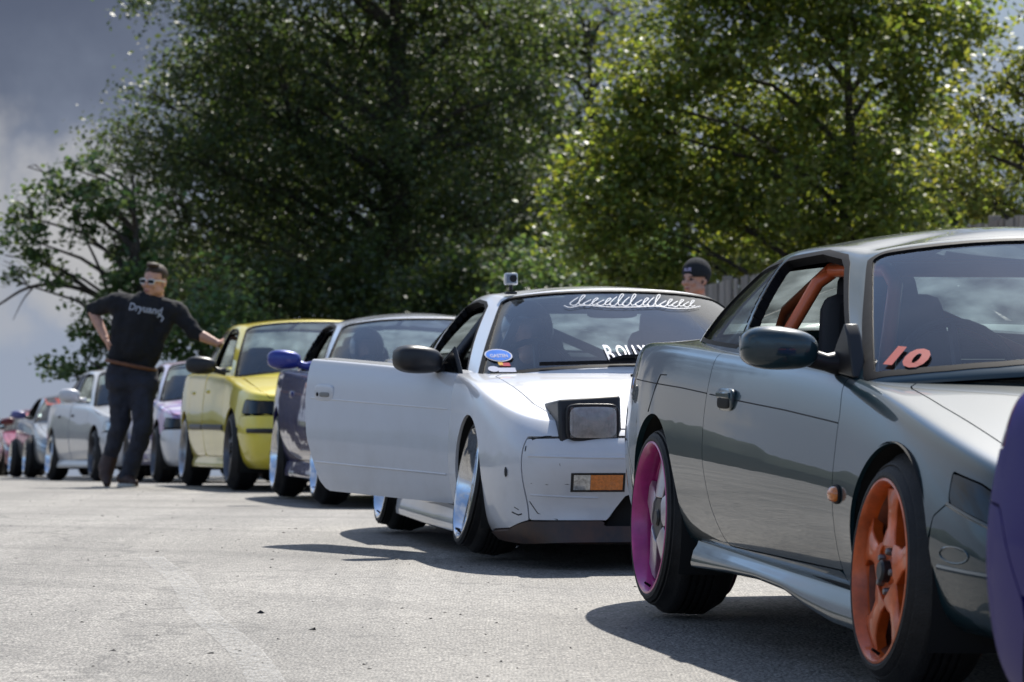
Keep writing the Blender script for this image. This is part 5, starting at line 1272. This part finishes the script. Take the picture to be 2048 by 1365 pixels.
LEAF_GREEN = leaf_mat('mid_green_leaf', (.065, .11, .042), (.19, .27, .06))
BARK = mat('bark', (.045, .038, .030), .9, var=.4, vscale=9, bump=.6, bscale=30)
def leaves(clumps, size, dens, twig=.2, flat=.5):
    """leaf quads gathered in twig-sized tufts inside the clumps; clumps: (x,y,z,r[,squash[,density]])"""
    C = []; 
    for cl in clumps:
        x, y, z, r = cl[:4]; sq = cl[4] if len(cl) > 4 else .85; dd = cl[5] if len(cl) > 5 else 1.0
        n = int(dens * dd * r * r); 
        if n < 8: continue
        nt_ = max(3, int(n / 60)); u = rng.normal(size=(nt_, 3)); u /= np.linalg.norm(u, axis=1, keepdims=True)
        rad = r * (rng.random(nt_) ** .42)[:, None]; T_ = u * rad * np.array((1, 1, sq)) + np.array((x, y, z))
        k = rng.integers(0, nt_, n); P_ = T_[k] + rng.normal(size=(n, 3)) * twig * 1.25 * np.array((1, 1, .6)) * (0.5 + .9 * rng.random((nt_, 1))[k])
        C.append(P_)
    P_ = np.concatenate(C); n = len(P_)
    nr = rng.normal(size=(n, 3)); nr[:, 2] = np.abs(nr[:, 2]) + flat; nr /= np.linalg.norm(nr, axis=1, keepdims=True)
    a = rng.normal(size=(n, 3)); a -= (a * nr).sum(1, keepdims=True) * nr; a /= np.linalg.norm(a, axis=1, keepdims=True); b = np.cross(nr, a)
    s = size * (.65 + .7 * rng.random((n, 1)))
    V = np.stack([P_ - a * s * .5, P_ + b * s * .31 + nr * s * .06, P_ + a * s * .5, P_ - b * s * .31 + nr * s * .06], 1).reshape(-1, 3)
    return V, np.arange(4 * n).reshape(n, 4)
def at_px(px, py, d, r, *k): return ((px - 1024) / 6900 * d, d, .85 + (715 - py) / 6900 * d, r) + k
def tree(name, label, cat, d, trunk_px, clumps_px, lm, size, dens, tr=.22, spread=.6, grp=None, twig=.2, limbs=True, extra_limbs=(), top=None):
    """tree > trunk (with limbs), crown"""
    X0 = (trunk_px - 1024) / 6900 * d; z0 = float(zg(d)); root = empty(name, (X0, d, z0)); tag(root, label, cat, grp)
    cl = []
    for c in clumps_px:
        p = list(at_px(c[0], c[1], d, *c[2:])); p[1] += rng.uniform(-1, 1) * spread * max(.5, c[2]); p[0] -= X0; p[1] -= d; p[2] -= z0; cl.append(tuple(p))
    zt = max(c[2] for c in cl); q = MB()
    tp = [(.0, 0, -.1), (.05, .02, .6), (-.04, .05, zt * .35), (.06, -.03, zt * .62), (-.02, .04, zt * .96)]
    tpp = [Vector(p) for p in tp]; q.tube(tp, [tr * 1.35, tr, tr * .85, tr * .6, tr * .15], 12)
    if limbs:
        for c in cl:
            e_ = Vector(c[:3]); zs_ = max(.5, min(zt * .9, e_.z - .45 * math.hypot(e_.x, e_.y) - .2)); f = zs_ / zt
            st = Vector((np.interp(zs_, [p[2] for p in tp], [p[0] for p in tp]), np.interp(zs_, [p[2] for p in tp], [p[1] for p in tp]), zs_))
            md = st.lerp(e_, .5) + Vector((rng.uniform(-.15, .15), rng.uniform(-.15, .15), .10 * (e_ - st).length)); r0 = max(.018, min(tr * .45, .05 * c[3] + .02))
            q.tube([st, st.lerp(md, .5) + Vector((0, 0, .05)), md, md.lerp(e_, .55), e_], [r0, r0 * .8, r0 * .6, r0 * .4, .008], 7)
            for k in range(int(3 + 4 * c[3])):
                dv_ = Vector(rng.normal(size=3)); dv_.z = abs(dv_.z) * .6; tip = e_ + dv_.normalized() * c[3] * rng.uniform(.5, .95); mm = md.lerp(e_, .75)
                q.tube([mm, mm.lerp(tip, .5) + Vector((0, 0, .06)), tip], [r0 * .32, r0 * .2, .004], 5)
    for pts, r0, r1 in extra_limbs:
        P_ = [Vector(at_px(px, py, d, 0)[:3]) + Vector((-X0, -d + dy, -z0)) for px, py, dy in pts]; P2 = smooth_path([tuple(p) for p in P_], 4); q.tube([tuple(p) for p in P2], list(np.linspace(r0, r1, len(P2))), 8)
    q.build('trunk', BARK, root, sharp=60)
    V, F = leaves(cl, size, dens, twig); me = mesh_np('crown', V, F); tag(link_mesh('crown', me, root, lm), kind='stuff'); return root
BG = 'trees behind the queue'
tree('tall_tree', 'tall dark dense tree filling the middle above the yellow and blue cars', 'tree', 52, 790,
    [(520, -90, 2.1), (480, 110, 1.1), (385, 235, 1.05), (300, 320, .75), (290, 205, .34), (235, 262, .45), (210, 330, .30), (405, 30, .55), (365, 130, .5), (425, 340, 1.3), (335, 430, .85), (560, 250, 1.8), (700, 90, 2.0), (860, 20, 1.9), (1000, 40, 1.3), (650, 400, 1.8), (820, 300, 2.0), (985, 270, 1.35), (945, 430, 1.5), (1075, 180, .55), (760, 530, 1.5), (570, 530, 1.3), (430, 520, 1.0), (900, 560, 1.2), (1060, 420, .7), (640, -220, 2.4), (900, -220, 2.4)],
    LEAF_DARK, .078, 2500, tr=.30, grp=BG)
tree('branching_tree', 'thin open tree with spreading bare branches against the sky behind the man', 'tree', 48, 268,
    [(25, 425, .34), (95, 405, .36), (60, 480, .42), (150, 380, .32), (137, 335, .15), (52, 333, .05), (195, 440, .30), (185, 325, .22), (110, 545, .33, .7, .45), (20, 560, .26, .7, .5), (150, 655, .22), (115, 740, .24), (165, 715, .26), (205, 690, .4), (235, 560, .5), (240, 640, .42), (280, 500, .5), (250, 410, .42), (175, 610, .25, .7, .5), (60, 520, .3, .7, .5), (225, 475, .35), (300, 600, .5), (150, 470, .25, .7, .5)],
    LEAF_GREEN, .105, 2300, tr=.10, grp=BG, twig=.10, spread=.8,
    extra_limbs=[([(268, 700, 0), (235, 640, .1), (190, 592, .2), (120, 570, .2), (50, 575, .3), (-10, 610, .3)], .055, .015), ([(190, 592, .2), (120, 540, .2), (60, 520, .2), (5, 510, .2)], .03, .008), ([(120, 570, .2), (90, 520, .1), (70, 470, .1)], .02, .006), ([(230, 635, .1), (200, 540, .0), (170, 470, -.1), (150, 400, -.1)], .03, .007), ([(120, 570, .2), (70, 555, .3), (30, 535, .3), (0, 520, .3)], .018, .005), ([(60, 575, .3), (40, 600, .3), (20, 640, .3)], .014, .004)])
tree('lime_tree', 'light yellow green tree with bright leaves on the right above the white coupe', 'tree', 40, 1690,
    [(1300, 255, .80), (1215, 350, .62), (1255, 455, .62), (1180, 455, .38), (1140, 490, .20), (1125, 400, .18), (1240, 190, .40), (1350, 120, .75), (1500, 50, .95), (1400, 360, .8), (1550, 220, .95), (1700, 60, 1.0), (1840, 20, .75), (1950, 35, .42), (1650, 340, .9), (1500, 455, .85), (1345, 540, .6), (1660, 490, .85), (1805, 230, .8), (1780, 420, .75), (1240, 545, .35), (1600, -130, 1.3), (1400, -60, .9), (1860, 130, .5)],
    LEAF_LIME, .092, 3900, tr=.10, grp=BG, twig=.15)
tree('olive_tree', 'yellowish tree at the right edge in front of the fence', 'tree', 34.5, 2085,
    [(2000, 175, .40), (1955, 300, .46), (2045, 310, .6), (1915, 385, .25), (1990, 410, .33), (2055, 140, .40), (1870, 340, .22), (2030, 445, .22), (1930, 235, .3), (2110, 260, .8), (2140, 60, .7)],
    LEAF_OLIVE, .080, 2700, tr=.10, grp=BG, twig=.12)
tree('thin_tree', 'sparse pale tree showing sky between the dark and the lime tree', 'tree', 60, 1180,
    [(1150, 90, .8, .9, .7), (1235, 20, .8, .9, .7), (1185, 230, .6, .9, .45), (1110, 330, .7, .9, .6), (1190, 440, .9, .9, .9), (1130, 0, .9, .9, .5), (1290, 110, .8, .9, .5)],
    LEAF_LIME, .095, 1900, tr=.12, grp=BG)
for px, lst, lab in ((560, [(420, 560, 1.3), (560, 470, 1.7), (520, 330, 1.6), (680, 560, 1.4), (640, 220, 1.8), (500, 120, 1.4), (380, 600, .9), (330, 540, .7)], 'dark tree standing behind the left half of the tall tree'),
                     (900, [(800, 560, 1.5), (950, 480, 1.7), (880, 300, 1.9), (1040, 560, 1.4), (780, 130, 1.9), (1000, 130, 1.5)], 'dark tree standing behind the right half of the tall tree'),
                     (1180, [(1130, 300, 1.0), (1195, 440, 1.1), (1090, 480, 1.0), (1230, 560, 1.1), (1080, 120, .8), (1290, 330, .9), (1170, 590, 1.0)], 'dark tree standing behind the sparse pale tree'),
                     (1500, [(1250, 570, 1.1), (1400, 470, 1.5), (1480, 330, 1.4), (1650, 420, 1.8), (1560, 560, 1.4), (1780, 300, 1.6), (1850, 480, 1.6), (1960, 420, 1.4), (1980, 560, 1.3)], 'shaded tree standing behind the lime tree')):
    tree('shade_tree', lab, 'tree', 61 + rng.uniform(-1, 1), px, lst, LEAF_DARK, .15, 1350, tr=.2, grp=BG, twig=.26)
for px, py, r, d, lm, lab in ((395, 640, .75, 46, LEAF_GREEN, 'low green bush between the man and the yellow saloon'), (520, 610, .8, 50, LEAF_DARK, 'dark bush behind the roof of the yellow saloon'), (720, 600, .95, 50, LEAF_DARK, 'dark bush behind the roof of the blue coupe'), (900, 590, .95, 49, LEAF_DARK, 'dark bush behind the roof camera of the white coupe'), (1110, 565, .8, 47, LEAF_GREEN, 'bush behind the middle of the white roof'), (1280, 570, .75, 45, LEAF_GREEN, 'bush beside the man in the woolly hat')):
    tree('bush', lab, 'bush', d, px, [(px, py, r), (px - 60, py + 30, r * .8), (px + 70, py + 25, r * .8), (px, py + 120, r * .9), (px + 40, py - 60, r * .6)], lm, .095, 2000, tr=.05, grp='bushes under the trees', twig=.14, limbs=False)
# far belt of woodland on the open side, beyond the left edge of the frame
V = []; F = []; na = 150
for i in range(na + 1):
    t_ = i / na; az = R(-13 - 95 * t_); D = 240 + 30 * math.sin(9 * t_) + 12 * math.sin(31 * t_); h = (13 + 3 * math.sin(23 * t_) + 2.2 * math.sin(61 * t_ + 1) + rng.uniform(-.8, .8)) * min(1, t_ * 9 + .05)
    zb_ = float(zg(max(-35, D * math.cos(az))))
    for k, (dd, zz) in enumerate(((0, -1), (0, h * .55), (4, h * .85), (9, h))): V.append(((D + dd) * math.sin(az), (D + dd) * math.cos(az), zb_ + zz + (8 if False else 0)))
for i in range(na):
    for k in range(3): F.append((i * 4 + k, i * 4 + k + 1, (i + 1) * 4 + k + 1, (i + 1) * 4 + k))
tag(MB().add(V, F).build('far_woods', mat('far_foliage', (.045, .060, .035), .9, var=.5, vscale=.15), None), kind='stuff')
# ================================================================= people
jeans = mat('dark_denim', (0.022, 0.025, 0.040), .85, var=.35, vscale=9, bump=.3, bscale=90)
shirt = mat('black_shirt', (0.009, 0.010, 0.014), .92, var=.3, vscale=7)
hairm = mat('short_brown_hair', (0.045, 0.026, 0.014), .7, var=.4, vscale=60)
leather = mat('brown_leather', (0.16, 0.06, 0.025), .5, var=.3, vscale=30)
bootm = mat('dark_boot_leather', (0.05, 0.024, 0.018), .6, var=.3, vscale=25)
soles = mat('pale_sole', (.55, .53, .48), .7)
whitepl = mat('white_plastic', (.75, .74, .74), .3, coat=.4)
mouthm = mat('lip', (0.36, 0.13, 0.11), .5); eyem = mat('eye_dark', (0.02, 0.015, 0.012), .3)
def head_parts(parent, loc, yaw, s=1.0, pitch=0.0, roll=0.0):
    """head facing -y at yaw 0; returns the head mesh object (an own frame for hats and glasses)"""
    b = MB()
    b.ell((0, .012, .035), (.074, .094, .088)); b.ell((0, -.018, -.045), (.060, .066, .066)); b.ell((0, -.062, -.088), (.030, .024, .022)); b.ell((0, -.083, .025), (.040, .014, .020))
    b.capsule((0, -.090, .010), (0, -.112, -.022), .010, .015); b.ell((.014, -.096, -.026), (.010, .010, .008)); b.ell((-.014, -.096, -.026), (.010, .010, .008))
    b.ell((.034, -.072, -.022), (.024, .020, .024)); b.ell((-.034, -.072, -.022), (.024, .020, .024)); b.ell((0, -.086, -.056), (.026, .012, .010)); b.ell((0, -.084, -.068), (.022, .012, .008))
    for k in (1, -1): b.ell((k * .076, .018, -.004), (.010, .020, .034)); b.ell((k * .050, .0, -.060), (.020, .05, .030))
    b.capsule((0, .022, -.06), (0, .034, -.17), .056, .062)
    o = b.build('head', skin, parent); remesh(o, .0075, 3); o.location = loc; o.rotation_euler = (pitch, roll, yaw); o.scale = (s, s, s)
    for k in (1, -1):
        MB().ell((k * .031, -.084, .002), (.013, .008, .007), n=12, m=8).build('eye', eyem, o)
        MB().ell((k * .032, -.093, .021), (.018, .006, .004), n=12, m=6).build('eyebrow', hairm, o)
    MB().ell((0, -.0965, -.062), (.024, .006, .006), n=14, m=6).build('mouth', mouthm, o)
    return o
def hand(parent, wrist, dirv, palm_n, curl=.5, s=1.0, thumb=1):
    """palm, four unequal jointed fingers and a thumb leaving the side of the palm"""
    d = Vector(dirv).normalized(); n_ = Vector(palm_n); n_ = (n_ - d * n_.dot(d)).normalized(); sd = d.cross(n_) * thumb; w = Vector(wrist); b = MB()
    for k in (-1, 0, 1): b.capsule(w + sd * .018 * k, w + d * .085 * s + sd * .027 * k, .018 * s, .014 * s)
    for k, (off, ln) in enumerate(((-.034, .062), (-.012, .078), (.011, .084), (.033, .074))):
        p = w + d * .088 * s + sd * off * s; a = curl * .5; q = p + (d * math.cos(a) + n_ * math.sin(a)) * ln * .48 * s; a = curl * 1.4; q2 = q + (d * math.cos(a) + n_ * math.sin(a)) * ln * .32 * s; a = curl * 2.1; q3 = q2 + (d * math.cos(a) + n_ * math.sin(a)) * ln * .24 * s
        b.capsule(p - d * .012, q, .0105 * s, .0098 * s, 10, 3); b.capsule(q, q2, .0096 * s, .009 * s, 10, 3); b.capsule(q2, q3, .0088 * s, .0075 * s, 10, 3)
    p = w + d * .030 * s + sd * .028 * s; q = p + (d * .5 + sd * .75 + n_ * .25).normalized() * .045 * s; q2 = q + (d * .9 + sd * .25 + n_ * .3).normalized() * .034 * s
    b.capsule(p, q, .015 * s, .0115 * s, 10, 3); b.capsule(q, q2, .011 * s, .009 * s, 10, 3)
    return b
def folds(o, strength, scale):
    t = bpy.data.textures.new('cloth_folds', 'CLOUDS'); t.noise_scale = scale; t.noise_depth = 3
    d = o.modifiers.new('folds', 'DISPLACE'); d.texture = t; d.strength = strength; d.mid_level = .5; d.texture_coords = 'LOCAL'
md = 29.2; S_ = 6900 / md
man = empty('person', ((250 - 1024) / S_, md, float(zg(md)))); tag(man, 'man in black long sleeved shirt and white sunglasses leaning on the yellow saloon', 'person')
def M(px, py, y=0.0): return Vector(((px - 250) / S_, y, (972 - py) / S_))
sk = MB(); sk2 = MB()      # bare forearms and hands
eL, wL = M(180, 620, .17), M(211, 676, .02); eR, wR = M(389, 664, -.02), M(437, 686, -.04)
sk.capsule(eL, eL.lerp(wL, .35), .043, .047); sk.capsule(eL.lerp(wL, .35), wL, .047, .031); sk2.capsule(eR, eR.lerp(wR, .35), .043, .047); sk2.capsule(eR.lerp(wR, .35), wR, .047, .030)
hL = hand(man, wL, (.35, -.10, -.85), (1, .2, .3), .7, 1.1, 1); hR = hand(man, wR, (.75, -.1, .35), (.2, .2, -.9), .55, 1.15, -1)
sk.add(hL.v, hL.f); sk2.add(hR.v, hR.f); remesh(sk.build('arm', skin, man), .006, 2); remesh(sk2.build('arm', skin, man), .006, 2)
sh = MB()      # shirt
ch = M(285, 640, 0); wa = M(263, 722, .0)
sh.capsule(M(243, 610, .02), M(340, 622, .02), .115, .110); sh.capsule(M(288, 622, -.01), M(272, 690, -.01), .17, .165); sh.capsule(M(250, 640, 0), M(245, 700, 0), .115, .110); sh.capsule(M(322, 640, 0), M(296, 708, 0), .11, .105); sh.capsule(M(240, 712, 0), M(288, 724, 0), .105, .105)
sh.capsule(M(302, 606, .03), M(306, 596, .03), .080, .066)
sh.capsule(M(228, 603, .02), eL.lerp(M(228, 603, .02), .1), .082, .064); sh.capsule(eL, eL.lerp(wL, .10), .062, .056); sh.capsule(M(350, 617, .02), M(388, 662, -.02), .084, .064); sh.capsule(eR, eR.lerp(wR, .16), .063, .056)
so = sh.build('shirt', shirt, man); remesh(so, .012, 5); folds(so, .045, .11)
tr_ = MB()     # trousers: weight on the right-hand leg, the other crossed behind on its toe
hpL, hpR = M(243, 762, .03), M(286, 772, .0); kL, aL = M(238, 850, .06), M(217, 912, .16); kR, aR = M(288, 856, -.09), M(262, 940, -.03)
tr_.capsule(M(240, 738, .01), M(288, 746, .01), .112, .112); tr_.capsule(M(238, 760, .02), M(290, 768, .0), .125, .122); tr_.capsule(hpL, kL, .118, .088); tr_.capsule(kL, aL, .086, .066); tr_.capsule(hpR, kR, .118, .088); tr_.capsule(kR, aR, .088, .074); tr_.capsule(aR, M(255, 955, -.02), .076, .078)
to = tr_.build('jeans', jeans, man); remesh(to, .013, 5); folds(to, .05, .12)
bl = MB(); bp_ = []
for t_ in np.linspace(0, 2 * math.pi, 33): bp_.append(M(262 + 49 * math.cos(t_), 729 + 10 * math.cos(t_), -.135 * math.sin(t_)))
bl.tube(bp_, .016, 8, cap=False); bl.build('belt', leather, man)
bo = MB(); bo.capsule(aL, M(209, 950, .10), .068, .060); bo.capsule(M(209, 950, .10), M(214, 966, .02), .056, .034); bo.capsule(aL + Vector((-.03, .02, .0)), M(205, 935, .14), .05, .055); q = bo.build('boot', bootm, man); remesh(q, .010, 3)
bo = MB(); bo.capsule(M(246, 955, -.02), M(263, 960, -.10), .055, .048); bo.capsule(M(263, 961, -.10), M(273, 964, -.14), .045, .036); q = bo.build('boot', bootm, man); remesh(q, .010, 3)
sl = MB(); sl.ell(M(258, 968.5, -.08), (.085, .12, .016), rot=Matrix.Rotation(R(28), 3, 'Z'), n=24, m=8, e1=.4); sl.build('sole', soles, man)
hd = head_parts(man, M(309, 563, .0), R(-28), 1.18, roll=R(4))
hr = MB(); hr.ell((0, .020, .052), (.079, .094, .082), n=32, m=16)
V0 = [v for v in hr.v]; hr.f = [f for f in hr.f if not (lambda c: c.z < .062 and c.y < -.02 or c.z < .0)(sum((Vector(hr.v[i]) for i in f), Vector()) / len(f))]
hro = hr.build('hair', hairm, hd); sm_ = hro.modifiers.new('solid', 'SOLIDIFY'); sm_.thickness = .01
tf = MB(); tf.ell((0, -.030, .122), (.045, .055, .020), n=20, m=8); tf.build('fringe', hairm, hd)
gs = MB()
for k in (1, -1):
    ring = [(k * (.033 + .027 * math.copysign(abs(math.cos(t)) ** .6, math.cos(t))), -.100 + .010 * abs(math.cos(t)), .003 + .017 * math.copysign(abs(math.sin(t)) ** .6, math.sin(t))) for t in np.linspace(0, 2 * math.pi, 25)]
    gs.tube(ring, .0042, 8, cap=False); gs.tube([(k * .062, -.092, .012), (k * .078, -.04, .012), (k * .080, .02, .004)], .005, 8)
gs.tube([(-.008, -.102, .008), (.008, -.102, .008)], .005, 8); go = gs.build('sunglasses', whitepl, hd)
for k in (1, -1): MB().ell((k * .034, -.097, .003), (.025, .004, .015), n=20, m=8, e1=.6, e2=.6).build('lens', lens_dark, go)
V2, F2 = text_mesh('Dryuand', .085, offset=.02); V2[:, 0] += V2[:, 1] * .28; V2[:, 0] *= .285 / (V2[:, 0].max() - V2[:, 0].min()); V2[:, 1] += -.16 * V2[:, 0]
u_, f_ = strokes([smooth_path([(.10, -.062), (.125, -.045), (.145, -.07), (.13, -.10)])], .006); V2 = np.concatenate([V2, u_]); F2 = F2 + [tuple(i + len(V2) - len(u_) for i in f) for f in f_]
cM = M(294, 619, -.32); lo = MB().add([(cM.x + p[0], cM.y, cM.z + p[1]) for p in V2], F2).build('shirt_print', mat('pale_print', (.42, .45, .52), .8), man, smooth=False)
sw = lo.modifiers.new('wrap', 'SHRINKWRAP'); sw.target = so; sw.wrap_method = 'PROJECT'; sw.use_project_y = True; sw.use_project_x = False; sw.use_project_z = False; sw.use_positive_direction = True; sw.use_negative_direction = False; sw.offset = .004
# man in a woolly hat on the far side of the white coupe
d2 = 25.4; S2 = 6900 / d2; man2 = empty('person', ((1392 - 1024) / S2, d2, float(zg(d2)))); tag(man2, 'man in dark woolly hat looking left over the white roof', 'person')
hz = .85 + (715 - 557) / S2 - float(zg(d2)) - .012
h2 = head_parts(man2, (-.010, 0, hz), R(-38), 1.05)
hat = MB(); hat.ell((0, .026, .050), (.096, .116, .108), n=36, m=22)
hat.f = [f for f in hat.f if not (lambda c: (c.y < .0 and c.z < .024) or (c.y < .030 and c.z < -.03) or c.z < -.085)(sum((Vector(hat.v[i]) for i in f), Vector()) / len(f))]
ho = hat.build('woolly_hat', mat('dark_knit', (0.016, 0.018, 0.022), .95, var=.3, vscale=50, bump=.5, bscale=200), h2); k_ = ho.modifiers.new('solid', 'SOLIDIFY'); k_.thickness = .008
V2, F2 = text_mesh('AUR', .026, offset=.02); hv = MB().add([(p[0] * .9, -.30, .072 + p[1]) for p in V2], F2).build('hat_print', mat('lilac_print', (.55, .50, .70), .8), h2, smooth=False)
sw = hv.modifiers.new('wrap', 'SHRINKWRAP'); sw.target = ho; sw.wrap_method = 'PROJECT'; sw.use_project_y = True; sw.use_positive_direction = True; sw.use_negative_direction = False; sw.offset = .004
vest = mat('orange_vest', (.80, .16, .03), .8); b = MB()
b.capsule((-.13, .03, hz - .30), (.15, .03, hz - .30), .085, .085); b.capsule((0, .03, hz - .33), (0, .03, hz - .70), .165, .15); b.capsule((.10, .03, hz - .32), (.08, .03, hz - .70), .12, .11); b.capsule((-.10, .03, hz - .32), (-.08, .03, hz - .70), .12, .11)
for k in (1, -1): b.capsule((k * .20, .03, hz - .30), (k * .25, .03, hz - .58), .058, .05); b.capsule((k * .25, .03, hz - .58), (k * .22, -.10, hz - .80), .05, .04)
remesh(b.build('jacket', vest, man2), .016, 5)
b = MB()
for k in (1, -1): b.capsule((k * .085, .03, hz - .76), (k * .10, .02, hz - 1.16), .098, .07); b.capsule((k * .10, .02, hz - 1.16), (k * .10, .05, .10), .068, .05); b.capsule((k * .10, .05, .06), (k * .11, -.10, .045), .05, .045)
remesh(b.build('trousers', jeans, man2), .016, 4)
for k in (1, -1): remesh(hand(man2, (k * .22, -.10, hz - .80), (0, -.3, -.9), (-k, 0, 0), .5, 1.0, k).build('hand', skin, man2), .007, 2)
